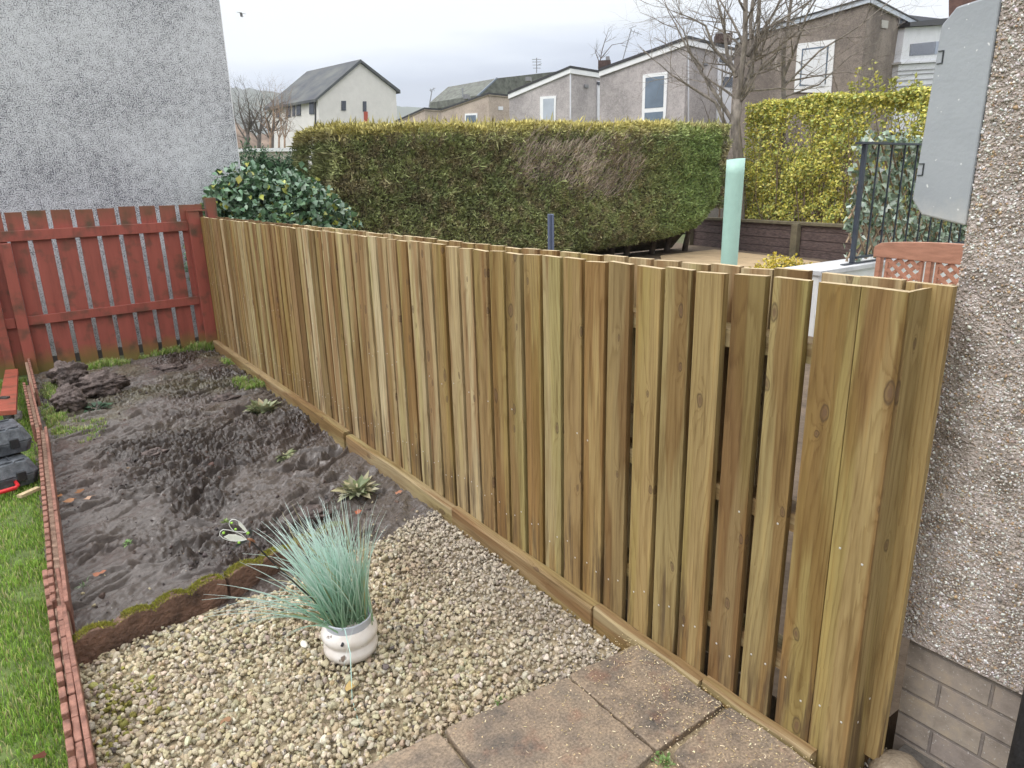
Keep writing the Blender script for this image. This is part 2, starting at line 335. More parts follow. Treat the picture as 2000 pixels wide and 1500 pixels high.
# ------------------------------------------------------------------ mud bed (height field)
def mudmat():
    m, nt, p = mat0('wet_mud')
    a = ND(nt, 'ShaderNodeVertexColor', layer_name='Col'); tc = ND(nt, 'ShaderNodeTexCoord')
    n1 = ND(nt, 'ShaderNodeTexNoise', {'Vector': tc.outputs['Object'], 'Scale': 38.0, 'Detail': 8.0, 'Roughness': .75})
    n2 = ND(nt, 'ShaderNodeTexNoise', {'Vector': tc.outputs['Object'], 'Scale': 5.0, 'Detail': 3.0})
    sp = ND(nt, 'ShaderNodeTexVoronoi', {'Vector': tc.outputs['Object'], 'Scale': 26.0})
    c = MIX(nt, .6, a.outputs[0], RAMP(nt, n1.outputs[0], [(.3, (.35,)*3), (.6, (1.2,)*3)]), 'MULTIPLY')
    sm = ND(nt, 'ShaderNodeMapRange', {'Value': sp.outputs['Distance'], 'From Min': .05, 'From Max': .09, 'To Min': 1, 'To Max': 0})
    pick = MATH(nt, 'GREATER_THAN', ND(nt, 'ShaderNodeSeparateColor', {0: sp.outputs['Color']}).outputs[1], .90)
    c = MIX(nt, MATH(nt, 'MULTIPLY', sm.outputs[0], pick), c, (.42, .38, .33))
    nt.links.new(c, p.inputs['Base Color'])
    r = ND(nt, 'ShaderNodeMapRange', {'Value': n2.outputs[0], 'From Min': .35, 'From Max': .65, 'To Min': .20, 'To Max': .45})
    nt.links.new(r.outputs[0], p.inputs['Roughness']); p.inputs['Specular IOR Level'].default_value = .5
    b = ND(nt, 'ShaderNodeBump', {'Height': n1.outputs[0], 'Strength': 1.0, 'Distance': .014}); nt.links.new(b.outputs[0], p.inputs['Normal'])
    p.inputs['Coat Weight'].default_value = .55; p.inputs['Coat Roughness'].default_value = .22
    return m
def mud_h(x, y):
    wx = x + .08*(vn(x*5, y*5, 3)-.5); wy = y+.10*(vn(x*4, y*4, 4)-.5)
    h = .045*(fbm(wx*1.7, wy*1.4, 3, 5)-.5)
    rough = np.clip((fbm(x*1.6+3, y*1.3, 3, 9)-.42)*5, 0.22, 1)           # crumbly zones / smeared zones
    # smears along a slanting direction
    a = wx*.82+wy*.57; b = -wx*.57+wy*.82
    rid = 1-np.abs(2*fbm(a*3.2, b*13, 3, 21)-1); h = h+.070*(rid-.72)*(.55+.75*rough)
    r2 = 1-np.abs(2*fbm(wx*17, wy*17, 3, 31)-1); h = h+.034*(r2-.6)*rough
    cl = fbm(wx*34, wy*34, 2, 41); h = h+.030*(np.abs(cl-.5)*2-.3)*rough+.014*(fbm(x*46, y*46, 2, 44)-.5)*(.4+.6*rough)
    for (gx, gy, ang, ln, wd, dp) in GOUGE:
        ca, sa = math.cos(ang), math.sin(ang); dx = (x-gx)*ca+(y-gy)*sa; dy = -(x-gx)*sa+(y-gy)*ca+.18*ln*np.sin(dx/ln*1.6)+.012*(fbm(x*22, y*22, 2, 88)-.5)
        e = np.exp(-(dx/ln)**4); h = h-dp*e*np.exp(-(dy/wd)**2)+dp*.55*e*np.exp(-((dy-wd*1.7)/(wd*.8))**2)
    for (fx, fy, ang, dp) in FOOT:
        ca, sa = math.cos(ang), math.sin(ang); dx = (x-fx)*ca+(y-fy)*sa; dy = -(x-fx)*sa+(y-fy)*ca
        q = (dx/.14)**4+(dy/.055)**4; h = h-dp*np.exp(-q*1.2)+dp*.5*np.exp(-((q-1.9)**2)*1.2)
    return h, rough
FOOT = []; GOUGE = []
_g = random.Random(5)
for k in range(170):
    GOUGE.append((_g.uniform(-.05, 1.4), _g.uniform(2.85, 6.6), _g.gauss(.45, .35), _g.uniform(.05, .20), _g.uniform(.009, .020), _g.uniform(.014, .038)))
for k in range(15):
    px, py = [(330, 830), (430, 860), (600, 900), (700, 930), (610, 990), (300, 960), (250, 1040), (400, 990), (480, 800), (520, 900), (330, 1080), (560, 850), (220, 900), (380, 760), (650, 880)][k]
    g = G(px, py, mud_z); FOOT.append((g[0], g[1], 0.5+.5*((k*7) % 5-2)/2, .022+.012*(k % 3)))
nx, ny = 380, 1120; xs = np.linspace(-.16, 1.60, nx); ys = np.linspace(2.45, 7.70, ny)
X, Y = np.meshgrid(xs, ys); Hh, RG = mud_h(X, Y)
Z = mud_z-.012+Hh
# front border: mud stops at scallop edging / gravel
edge = 2.60+.12*np.clip((X-.75)/.3, 0, 1)+.10*(fbm(X*6, X*0+2, 3, 77)-.5)+.05*np.clip((X-1.2)/.2, 0, 1)
Z = Z-np.clip((edge-Y)/.08, 0, 1)*.09
Z = Z+.035*np.exp(-((Y-7.1)/.25)**2)*fbm(X*4, Y*4, 2, 8)                     # heap by the fence
hn = np.clip((Hh+.05)/.10, 0, 1)
smooth_c = np.array([.130, .110, .100]); rough_c = np.array([.038, .026, .021]); red_c = np.array([.075, .045, .036])  # crumbly zones coloured darker, crevice shade put into the soil tone
mixv = np.clip((RG-.3)*1.3*(.4+1.2*fbm(X*9, Y*9, 3, 66)), 0, 1)[..., None]; redm = np.clip((fbm(X*2.3, Y*2.1, 3, 61)-.54)*5, 0, 1)[..., None]*.4
cm = smooth_c*(1-mixv)+rough_c*mixv; cm = cm*(1-redm)+red_c*redm
grn = np.clip((fbm(X*3, Y*3, 3, 71)-.5)*4, 0, 1)*np.clip((Y-4.9)/.6, 0, 1)*.45; cm = cm*(1-grn[..., None])+np.array([.13, .115, .05])*grn[..., None]
ii = np.arange(nx*ny).reshape(ny, nx); Fq = np.stack([ii[:-1, :-1], ii[:-1, 1:], ii[1:, 1:], ii[1:, :-1]], -1).reshape(-1, 4)
cm *= (1-.45*np.clip((.0-Hh)/.05, 0, 1))[..., None]*0+1; MUDM = mudmat()
tag(big('soil', np.stack([X, Y, Z], -1).reshape(-1, 3), Fq, MUDM, col=cm.reshape(-1, 3), smooth=True), kind='structure')
# ------------------------------------------------------------------ gravel
def ico(sub):
    bm = bmesh.new(); bmesh.ops.create_icosphere(bm, subdivisions=sub, radius=1); bm.verts.ensure_lookup_table()
    v = np.array([x.co[:] for x in bm.verts]); f = np.array([[q.index for q in x.verts] for x in bm.faces]); bm.free(); return v, f
def rotm(n):
    q = RS.normal(size=(n, 4)); q /= np.linalg.norm(q, axis=1)[:, None]; a, b, c, d = q.T
    return np.stack([np.stack([a*a+b*b-c*c-d*d, 2*(b*c-a*d), 2*(b*d+a*c)], -1), np.stack([2*(b*c+a*d), a*a-b*b+c*c-d*d, 2*(c*d-a*b)], -1), np.stack([2*(b*d-a*c), 2*(c*d+a*b), a*a-b*b-c*c+d*d], -1)], -2)
def stones(pos, size, cols, name, mat, sub=2, variants=10, flat=(1, .55), parent=None, flatten_up=0.0, orient=None):
    bv, bf = ico(sub); nv = len(bv); n = len(pos); Vs = []
    vars_ = []
    for k in range(variants):
        v = bv.copy()
        for j in range(13):                                                # chop planes: crushed stone facets
            d = RS.normal(size=3); d /= np.linalg.norm(d); lim = RS.uniform(.34, .78); t = v@d; v = v-np.clip(t-lim, 0, None)[:, None]*d
        vars_.append(v)
    vars_ = np.array(vars_); idx = RS.randint(0, variants, n)
    V = vars_[idx]; sc = np.stack([np.ones(n), RS.uniform(.65, .95, n), RS.uniform(flat[1], flat[0], n)], -1)*size[:, None]
    V = V*sc[:, None, :]; Rm = rotm(n)
    if orient is not None: Rm = orient(n)
    V = np.einsum('nij,nkj->nki', Rm, V)+pos[:, None, :]
    Fc = bf[None]+(np.arange(n)*nv)[:, None, None]
    C = np.repeat(cols[:, None, :], nv, 1)
    return big(name, V.reshape(-1, 3), Fc.reshape(-1, 3), mat, parent, C.reshape(-1, 3))
def gcols(n, pal, wts, jit=.12):
    pal = np.array(pal); i = RS.choice(len(pal), n, p=np.array(wts)/sum(wts)); return np.clip(pal[i]*(1+RS.normal(size=(n, 1))*jit)*(1+RS.normal(size=(n, 3))*.03), .01, 1)
GRAVB = mplain('gravel_bed_dirt', (.33, .27, .18), .9, .4, 20, .5, 80)
mb = MB(); mb.prism([(-.14, .55, -.19), (.60, .55, -.19), (.60, 1.5, -.19), (1.50, 1.5, -.19), (1.50, 2.74, -.19), (-.14, 2.60, -.19)], (0, 0, .105))
tag(mb.build('gravel_bed', GRAVB), kind='structure')
STONEM = mattr('crushed_stone', .85, .2, bump=.6, bscale=220)
def gravel_ok(x, y):
    e = 2.60+.12*np.clip((x-.62)/.3, 0, 1)+.10*np.clip((x-1.2)/.2, 0, 1)+.12*(fbm(x*7, x*0+2, 3, 78)-.5)*np.clip((x-.55)/.1, 0, 1)
    slabx = np.clip((1.485-y)/.01, 0, 1)*(x > .02)
    inslab = (x > .29-.02*0) & (y < 1.475)
    ybound = np.where(x < .3, 9, 1.475)
    return (y < e) & ~((y < 1.455) & (x > .30)) & (x < 1.47) & (x > -.105)
n0 = 32000
px_ = RS.uniform(-.11, 1.47, n0); py_ = RS.uniform(1.15, 3.0, n0)
ok = gravel_ok(px_, py_); px_ = px_[ok]; py_ = py_[ok]; n = len(px_)
sz = np.clip(RS.lognormal(math.log(.0118), .28, n), .006, .022)*(1-.18*np.clip((px_-1.0)/.4, 0, 1))
pz_ = mud_z-.005+RS.uniform(-.022, .012, n)+.02*(fbm(px_*3, py_*3, 2, 12)-.5)
pal = [(.52, .45, .31), (.46, .40, .27), (.58, .51, .38), (.41, .355, .26), (.44, .385, .315), (.17, .15, .14), (.50, .41, .24), (.66, .61, .50)]
cg = gcols(n, pal, [26, 24, 14, 14, 10, 1.6, 2, 6], .09)
dirt = np.clip((fbm(px_*4.5, py_*4.5, 3, 91)-.5)*4, 0, 1)[:, None]*.5; cg = cg*(1-dirt)+cg*np.array([.62, .52, .5])*dirt
pk = np.clip((px_-1.0)/.35, 0, 1)[:, None]*.6; cg = cg*(1-pk)+(cg.mean(1, keepdims=True)*np.array([1.13, 1.0, .88]))*pk
moss = (np.exp(-(((px_-.02)/.12)**2+((py_-2.25)/.16)**2))+np.exp(-(((px_+.03)/.05)**2+((py_-1.95)/.4)**2))*.5 > RS.uniform(0.2, 3.2, n))
cg[moss] = cg[moss]*np.array([.55, .60, .25])
tag(stones(np.stack([px_, py_, pz_], -1), sz, cg, 'gravel', STONEM), 'pale buff crushed stone gravel covering the bed in front of the slabs', 'gravel', kind='stuff')
# stray stones kicked on the mud
n = 260; sx = RS.uniform(-.05, 1.42, n); sy = RS.uniform(2.62, 3.2, n)**1.0; hs, _ = mud_h(sx, sy)
kp = RS.uniform(size=n) < np.exp(-(sy-2.7)/.22)*(.35+.65*(sx > .8)); sx, sy, hs = sx[kp], sy[kp], hs[kp]
tag(stones(np.stack([sx, sy, mud_z+hs-.004], -1), RS.uniform(.005, .013, len(sx)), gcols(len(sx), pal, [22, 22, 14, 14, 12, 4, 5, 7]), 'stray_gravel', STONEM, sub=1), 'loose pale stones strayed from the gravel onto the dark mud', 'gravel', kind='stuff')

n = 20000; cx_ = RS.uniform(-.08, 1.42, n); cy_ = RS.uniform(2.72, 7.5, n); hh_, rr_c = mud_h(cx_, cy_); kp = RS.uniform(size=n) < (rr_c-.15)*.9*(fbm(cx_*5, cy_*5, 2, 97) > .45); cx_, cy_, hh_ = cx_[kp], cy_[kp], hh_[kp]; n = len(cx_)
CRM = mattr('soil_crumb', .6, .4, bump=.5, bscale=180)
tag(stones(np.stack([cx_, cy_, mud_z-.012+hh_], -1), np.clip(RS.lognormal(math.log(.0060), .55, n), .0025, .026), gcols(n, [(.05, .038, .036), (.09, .075, .072), (.08, .05, .04), (.2, .15, .1)], [3, 3, 1.5, .12], .25), 'soil_crumbs', CRM, sub=2), 'small dark crumbs and lumps of soil scattered over the muddy bed', 'soil crumbs', kind='stuff')
# ------------------------------------------------------------------ slabs
def slabmat():
    m, nt, p = mat0('old_concrete_slab')
    tc = ND(nt, 'ShaderNodeTexCoord'); ge = ND(nt, 'ShaderNodeNewGeometry')
    a = ND(nt, 'ShaderNodeTexNoise', {'Vector': ge.outputs['Position'], 'Scale': 5.0, 'Detail': 5.0, 'Roughness': .62})
    b = ND(nt, 'ShaderNodeTexNoise', {'Vector': ge.outputs['Position'], 'Scale': 130.0, 'Detail': 4.0, 'Roughness': .7})
    d = ND(nt, 'ShaderNodeTexNoise', {'Vector': ge.outputs['Position'], 'Scale': 9.0, 'Detail': 4.0, 'W': 3.0, 'Roughness': .6}, noise_dimensions='4D')
    c = RAMP(nt, a.outputs[0], [(.3, (.075, .068, .062)), (.42, (.175, .137, .105)), (.55, (.27, .205, .145)), (.7, (.17, .14, .11))])
    c = MIX(nt, RAMP(nt, d.outputs[0], [(.55, (0,)*3), (.68, (.55,)*3)]), c, (.22, .115, .075))
    c = MIX(nt, .75, c, RAMP(nt, b.outputs[0], [(.32, (.42,)*3), (.5, (1,)*3), (.66, (1.6,)*3)]), 'MULTIPLY')
    nt.links.new(c, p.inputs['Base Color']); p.inputs['Roughness'].default_value = .72
    bb = ND(nt, 'ShaderNodeBump', {'Height': b.outputs[0], 'Strength': .5, 'Distance': .004}); nt.links.new(bb.outputs[0], p.inputs['Normal'])
    return m
SLABM = slabmat()
def slab(pts, z, label):
    bm = bmesh.new(); vs = [bm.verts.new((x, y, 0)) for x, y in pts]; bm.faces.new(vs)
    # subdivide outline and roughen
    cx = sum(p[0] for p in pts)/4; cy = sum(p[1] for p in pts)/4
    out = []
    for i in range(4):
        a = np.array(pts[i]); b = np.array(pts[(i+1) % 4]); nseg = 14
        for k in range(nseg): 
            q = a+(b-a)*k/nseg; nrm = np.array([-(b-a)[1], (b-a)[0]]); nrm /= np.linalg.norm(nrm)
            q = q+nrm*random.uniform(-.003, .003)
            if k == 0: q = q+(np.array([cx, cy])-q)*.02
            out.append((q[0], q[1]))
    bm.free(); mb = MB(); mb.prism([(x, y, z-.045) for x, y in out], (0, 0, .045))
    o = mb.build('paving_slab', SLABM, bevel=.004); return tag(o, label, 'paving slab', 'worn square slabs in front of the fence')
slab([(.745, 1.025), (1.175, 1.04), (1.175, 1.42), (.75, 1.465)], .0, 'large brown grey slab with an orange stain between gravel and fence slab')
slab([(1.185, 1.045), (1.475, 1.05), (1.475, 1.40), (1.185, 1.43)], -.003, 'sawdust covered slab tight against the fence foot, its edge on the gravel')
slab([(.29, 1.03), (.735, 1.03), (.735, 1.47), (.30, 1.48)], -.004, 'purple grey slab at the bottom edge, left of the wide open joint')
slab([(1.205, .60), (1.475, .60), (1.475, 1.03), (1.20, 1.01)], .006, 'sandy speckled slab below the open joint by the fence corner')
slab([(.75, .58), (1.12, .58), (1.10, 1.0), (.745, 1.005)], -.012, 'slab at the bottom edge next to the weedy joint')
SANDJ = mplain('sandy_joint', (.34, .27, .17), .9, .35, 30, .6, 120)
mb = MB(); mb.box((.31, .45, -.19), (1.497, 1.43, -.026)); tag(mb.build('sand_bedding', SANDJ), kind='structure')
# sawdust and wood shavings on the slabs
n = 5200; x = RS.uniform(.75, 1.49, n); y = .55+.92*RS.uniform(0, 1, n)
w_ = np.exp(-((1.5-x)/.26)); kp = RS.uniform(size=n) < w_; x = x[kp]; y = y[kp]; n = len(x)
L = RS.lognormal(math.log(.0020), .5, n); ang = RS.uniform(0, 6.28, n); wd = RS.uniform(.0006, .0016, n)
dx = np.stack([np.cos(ang), np.sin(ang), RS.normal(size=n)*.15], -1)*L[:, None]; dy = np.stack([-np.sin(ang), np.cos(ang), RS.normal(size=n)*.2], -1)*wd[:, None]
P = np.stack([x, y, np.where(y > 1.47, -.01, .0115)+0*x], -1)
P[:, 2] = np.where(y < 1.035, .0078, .0018)
V = np.stack([P-dx-dy, P+dx-dy, P+dx+dy, P-dx+dy], 1).reshape(-1, 3); Fq = np.arange(4*n).reshape(n, 4)
tag(big('sawdust', V, Fq, mattr('shavings', .9, .1), col=np.repeat(gcols(n, [(.62, .5, .3), (.7, .6, .42), (.5, .38, .2)], [1, 1, 1]), 4, 0)), 'pale sawdust and shavings sprinkled over the slabs by the fence', 'sawdust', kind='stuff')
# ------------------------------------------------------------------ new timber fence
FX = 1.515                                                                  # front face of the boards
def topz(y): return float(np.interp(y, [.7, .95, 1.6, 2.4, 4.0, 7.5], [1.264, 1.268, 1.258, 1.253, 1.260, 1.272]))
fence = root('timber_fence', 'new double sided treated softwood picket fence running from the pebbledashed wall to the red fence', 'fence', (1.56, 4.1, 0))
def board(lo, hi, tilt=0, nails=True, face=-1, warp=0, axis='x', name='board', par=None):
    """vertical board; slight random warp; nail heads on the visible face"""
    mb = MB(); x0, y0, z0 = lo; x1, y1, z1 = hi; seg = 6
    vs = []; 
    for i in range(seg+1):
        t = i/seg; z = z0+(z1-z0)*t; dx = warp*math.sin(t*math.pi)+tilt*t*.0; dy = tilt*t
        z_ = [z]*4
        if i == seg: r = random.uniform(-.002, .002); z_ = [z-r, z-r, z+r, z+r]
        if axis == 'x': q = [(x0+dx, y0+dy, z_[0]), (x1+dx, y0+dy, z_[1]), (x1+dx, y1+dy, z_[2]), (x0+dx, y1+dy, z_[3])]
        else: q = [(x0+dy, y0+dx, z_[0]), (x1+dy, y0+dx, z_[1]), (x1+dy, y1+dx, z_[2]), (x0+dy, y1+dx, z_[3])]
        vs += q
    fs = [(3, 2, 1, 0)]
    for i in range(seg):
        for j in range(4): fs.append((i*4+j, i*4+(j+1) % 4, i*4+4+(j+1) % 4, i*4+4+j))
    mb.add(vs, fs, 0); mb.add(vs[-4:], [(0, 1, 2, 3)], 1)
    if nails:
        for zc in (.16, .62):
            for sgn in (.25, .75):
                if zc > .5 and random.random() < .7: continue
                jz = zc+random.uniform(-.03, .03)
                r = .0030
                if axis == 'x':
                    yy = y0+(y1-y0)*sgn+random.uniform(-.006, .006)+tilt*.3; xx = x0+warp*math.sin(math.pi*(jz-z0)/(z1-z0)); mb.box((xx-.0012, yy-r, jz-r), (xx+.002, yy+r, jz+r), 2)
                else:
                    xx = x0+(x1-x0)*sgn; mb.box((xx-r, y0-.0012, jz-r), (xx+r, y0+.002, jz+r), 2)
    o = mb.build(name, [WOOD, WOODEND, NAIL], par or fence, bevel=.0016)
    o.color = (TONE.pop(0) if TONE and name == 'board' else random.choice((.02, .12, .20, .45, .50, .55, .60, .66, .74, .48, .36, .9)), random.random(), 0, 1); return o
TONE = [.02, .04, .80, .93, .03, .80, .14, .90, .20, .34, .76, .12, .78, .34, .38, .56, .50, .30, .50, .56]  # board wood tones; near ones also picked darker for shade and wet
lefts = [.908, 1.03, 1.146, 1.270, 1.382, 1.50, 1.625, 1.738, 1.852, 1.970, 2.083, 2.20, 2.315]
while lefts[-1] < 7.52: lefts.append(lefts[-1]+.1165+random.uniform(-.004, .004))
board((FX, .806, -.075), (FX+.022, .9075, topz(.8)))
board((FX+.0005, .702, -.13), (FX+.0225, .8045, topz(.7)+.001))
for i, yl in enumerate(lefts[1:]):
    wd = .0965+random.uniform(-.002, .001)
    board((FX+random.uniform(-.0015, .0015), yl-wd, -.012), (FX+.022, yl, topz(yl)+random.uniform(-.003, .003)), tilt=random.uniform(-.0025, .0025), warp=random.uniform(-.002, .003))
# the return to the house wall
board((1.5385, .703, -.13), (1.632, .723, 1.262), axis='y'); board((1.634, .7045, -.13), (1.737, .7245, 1.258), axis='y')
# back boards covering the gaps
bl = [.812, .915, 1.022]; bl = [.864, .966, 1.098, 1.205, 1.308, 1.415, 1.528]
while bl[-1] < 7.3: bl.append(bl[-1]+.1165+random.uniform(-.004, .004))
bl = [.762]+bl
back = []
for i, yl in enumerate(bl):
    if i < 38: board((1.62, yl-.099, 0.0), (1.641, yl, topz(yl)+.006+random.uniform(-.003, .003)), tilt=random.uniform(-.003, .003), nails=False, name='back_board')
    else: back.append(yl)
mb = MB()
for yl in back: mb.box((1.62, yl-.099, 0), (1.641, yl, topz(yl)+random.uniform(-.004, .006)))
tag(mb.build('far_back_boards', WOOD, fence), kind='stuff')
for z0 in (.17, .60, 1.06):
    mb = MB(); mb.box((FX+.0235, .735, z0), (1.6175, 7.55, z0+.05)); mb.build('rail', WOODH, fence)
for yp in (.76, 2.6, 4.4, 6.2, 7.36):
    mb = MB(); mb.box((1.539, yp, -.15), (1.602, yp+.065, .168)); mb.box((1.539, yp, .222), (1.602, yp+.065, .598)); mb.box((1.539, yp, .652), (1.602, yp+.065, 1.058)); mb.box((1.539, yp, 1.112), (1.602, yp+.065, 1.21)); mb.build('post', WOOD, fence)
# kick boards along the foot
for (ya, yb, xa, xb, zt, zb, lab) in ((7.62, 3.99, 1.452, 1.455, .020, -.16, 'wet weathered kick board with a pale worn patch'), (3.97, 2.66, 1.462, 1.466, .010, -.15, 'round cornered kick board'), (2.655, 1.64, 1.463, 1.461, .015, -.15, 'kick board with a knot'), (1.635, 1.145, 1.464, 1.463, .015, -.13, 'kick board over the slab edge'), (1.14, .775, 1.470, 1.472, .022, -.020, 'fresh pale kick batten')):
    mb = MB(); n = 16; vs = []; fs = []; xa += .010; xb += .010; zt -= .004
    for i in range(n+1):
        t = i/n; y = ya+(yb-ya)*t; x = xa+(xb-xa)*t; bow = .003*math.sin(t*9+ya)
        zt_ = zt+.003*math.sin(t*7+ya)
        vs += [(x+bow, y, zb), (FX-.002, y, zb), (FX-.002, y, zt_), (x+bow+.006, y, zt_), (x+bow, y, zt_-.008)]
    for i in range(n):
        for j in range(5): fs.append((i*5+j, i*5+(j+1) % 5, i*5+5+(j+1) % 5, i*5+5+j))
    fs += [(4, 3, 2, 1, 0), tuple(n*5+j for j in range(5))]
    mb.add(vs, fs); o = mb.build('kick_board', WOODH, fence); o['label'] = lab; o.color = (random.random(), random.random(), 0, 1)
# ------------------------------------------------------------------ red fence
YR = 7.65
redf = root('red_fence', 'dark red painted board fence with two horizontal rails below the grey harled wall', 'fence', (.5, YR, 0))
ledge = [x*1.024 for x in (-.065, .096, .272, .455, .63, .805, .977, 1.147, 1.322, 1.50, 1.575)]
rb = [(-.236+.0, -.09)]+[(ledge[i], ledge[i+1]-.037) for i in range(9)]+[(1.50, 1.566)]
for k in range(1, 18): rb.append((-.236-.176*k, -.09-.176*k))
for i, (a, b) in enumerate(rb):
    mb = MB(); zt = 1.379+.012*a+random.uniform(-.005, .005)
    nseg = 5; vs = []
    mb.box((a, YR, -.16), (b, YR+.02, zt)); mb.build('board', REDP, redf, bevel=.002)
mb = MB(); mb.prism([(-3.2, YR-.036, 1.087), (1.404, YR-.036, 1.142), (1.404, YR-.036, 1.234), (-3.2, YR-.036, 1.177)], (0, .034, 0)); mb.build('rail', REDP, redf, bevel=.003)
mb = MB(); mb.prism([(-.065, YR-.036, .370), (1.404, YR-.036, .400), (1.404, YR-.036, .482), (-.065, YR-.036, .452)], (0, .034, 0)); mb.build('rail', REDP, redf, bevel=.003)
mb = MB(); mb.box((-3.2, YR-.036, .36), (-.16, YR-.002, .45)); mb.build('rail', REDP, redf, bevel=.003)
mb = MB(); mb.box((-.155, YR-.085, -.15), (-.067, YR-.037, 1.114)); mb.build('post', REDP, redf, bevel=.004)
mb = MB(); mb.box((-.305, YR-.085, -.15), (-.235, YR-.037, 1.0)); mb.build('post', REDP, redf, bevel=.004)
mb = MB(); mb.box((1.405, YR-.10, -.15), (1.513, YR-.002, 1.326)); mb.build('post', REDP, redf, bevel=.004)
mb = MB(); mb.box((1.400, YR-.108, 1.3275), (1.58, YR-.004, 1.340)); mb.build('post_cap', REDP, redf)
mb = MB(); mb.box((1.602, YR-.03, -.1), (1.70, YR+.07, 1.452)); mb.build('post', REDP, redf, bevel=.004)
mb = MB(); mb.box((-3.2, YR+.021, -.03), (1.5, YR+.04, .05)); mb.build('gravel_board', mplain('dark_board', (.05, .045, .04), .8, .3, 5), redf)
# ------------------------------------------------------------------ far grey harled house wall
HARL = mdash('grey_harling', (.58, .59, .62), (.08, .08, .10), 88, .46, .24, .5, .02)
hh = root('harled_house', 'tall grey speckled harled gable wall behind the red fence', 'house', (-2, 8.6, 0))
YW = 8.6; xr = OY(469, 330, YW)[0]
mb = MB(); mb.box((-7, YW, -.2), (xr, YW+9, 7)); mb.build('wall', HARL, hh)
mb = MB(); mb.box((xr-.001, YW-.006, -.2), (xr+.006, YW+.006, 7)); mb.build('corner_bead', mplain('pale_bead', (.7, .7, .72), .7, .1, 5), hh)
# ------------------------------------------------------------------ pebbledashed wall of this house (right)
XW = 1.742
HB = mplain('dash_mortar', (.38, .31, .26), .9, .35, 14, .9, 120, c2=(.52, .45, .42))
BRK = None
def brickmat():
    m, nt, p = mat0('painted_brick')
    ge = ND(nt, 'ShaderNodeNewGeometry'); sp = ND(nt, 'ShaderNodeSeparateXYZ', {0: ge.outputs['Position']})
    cv = ND(nt, 'ShaderNodeCombineXYZ', {0: MATH(nt, 'ADD', sp.outputs[1], MATH(nt, 'MULTIPLY', sp.outputs[0], 1.0)), 1: sp.outputs[2]})
    n = ND(nt, 'ShaderNodeTexNoise', {'Vector': ge.outputs['Position'], 'Scale': 16.0, 'Detail': 6.0, 'Roughness': .65})
    n2 = ND(nt, 'ShaderNodeTexNoise', {'Vector': ge.outputs['Position'], 'Scale': 160.0, 'Detail': 3.0})
    br = ND(nt, 'ShaderNodeTexBrick', {'Vector': cv.outputs[0], 'Color1': (.29, .245, .23, 1), 'Color2': (.34, .29, .25, 1), 'Mortar': (.21, .18, .17, 1), 'Scale': 1.0, 'Mortar Size': .005, 'Mortar Smooth': .4, 'Brick Width': .225, 'Row Height': .075}, offset=.5)
    c = MIX(nt, .8, br.outputs['Color'], RAMP(nt, n.outputs[0], [(.3, (.62, .60, .55)), (.5, (1, 1, .95)), (.68, (1.3, 1.22, 1.0))]), 'MULTIPLY')
    c = MIX(nt, RAMP(nt, n2.outputs[0], [(.66, (0,)*3), (.72, (.7,)*3)]), c, (.6, .58, .55))
    nt.links.new(c, p.inputs['Base Color']); p.inputs['Roughness'].default_value = .7
    h = MATH(nt, 'ADD', MATH(nt, 'MULTIPLY', br.outputs['Fac'], -1.0), MATH(nt, 'MULTIPLY', n2.outputs[0], .3))
    b = ND(nt, 'ShaderNodeBump', {'Height': h, 'Strength': .8, 'Distance': .004}); nt.links.new(b.outputs[0], p.inputs['Normal'])
    return m
BRK = brickmat()
ph = root('pebbledashed_house', 'pebbledashed house wall on brick base course at the right edge', 'house', (1.9, -.5, 0))
mb = MB(); mb.box((XW, -2.2, .318), (4.9, .702, 4.6)); mb.build('wall', HB, ph)
mb = MB(); mb.box((XW+.018, -2.2, -.2), (4.9, .690, .317)); mb.build('brick_base', BRK, ph)
mb = MB(); mb.box((XW-.06, -2.2, -.2), (XW+.017, .66, -.012)); mb.build('foundation', mplain('damp_concrete', (.10, .09, .08), .8, .3, 12, .5, 60), ph)
PEBM = mattr('dash_pebbles', .45, .45)
n = 62000; yy = RS.uniform(.02, .702, n); zz_ = RS.uniform(.322, 2.3, n)
dens = .80+1.6*(fbm(yy*7, zz_*7, 3, 55)-.45); kp = RS.uniform(size=n) < dens; yy = yy[kp]; zz_ = zz_[kp]; n = len(yy)
def flatx(n):
    q = RS.normal(size=(n, 3))*.35+np.array([-1, 0, 0]); q /= np.linalg.norm(q, axis=1)[:, None]
    a = RS.normal(size=(n, 3)); a -= (a*q).sum(1)[:, None]*q; a /= np.linalg.norm(a, axis=1)[:, None]; b = np.cross(q, a)
    return np.stack([a, b, q], -1)
pc = gcols(n, [(.70, .67, .65), (.54, .50, .47), (.44, .36, .30), (.44, .31, .19), (.32, .27, .24), (.84, .83, .82)], [22, 24, 20, 12, 16, 13])
tag(stones(np.stack([np.full(n, XW-.0005), yy, zz_], -1), np.clip(RS.lognormal(math.log(.0033), .34, n), .0016, .0085), pc, 'pebbles', PEBM, sub=1, flat=(.8, .45), parent=ph, orient=flatx), kind='stuff')
# edge pebbles on the return arris
n = 1500; z2 = RS.uniform(.33, 2.3, n)
tag(stones(np.stack([XW+RS.uniform(0, .05, n), np.full(n, .7025), z2], -1), np.clip(RS.lognormal(math.log(.0042), .3, n), .002, .009), gcols(n, [(.62, .60, .57), (.45, .41, .37), (.34, .26, .19)], [1, 1, 1]), 'arris_pebbles', PEBM, sub=1, flat=(.8, .5), parent=ph), kind='stuff')
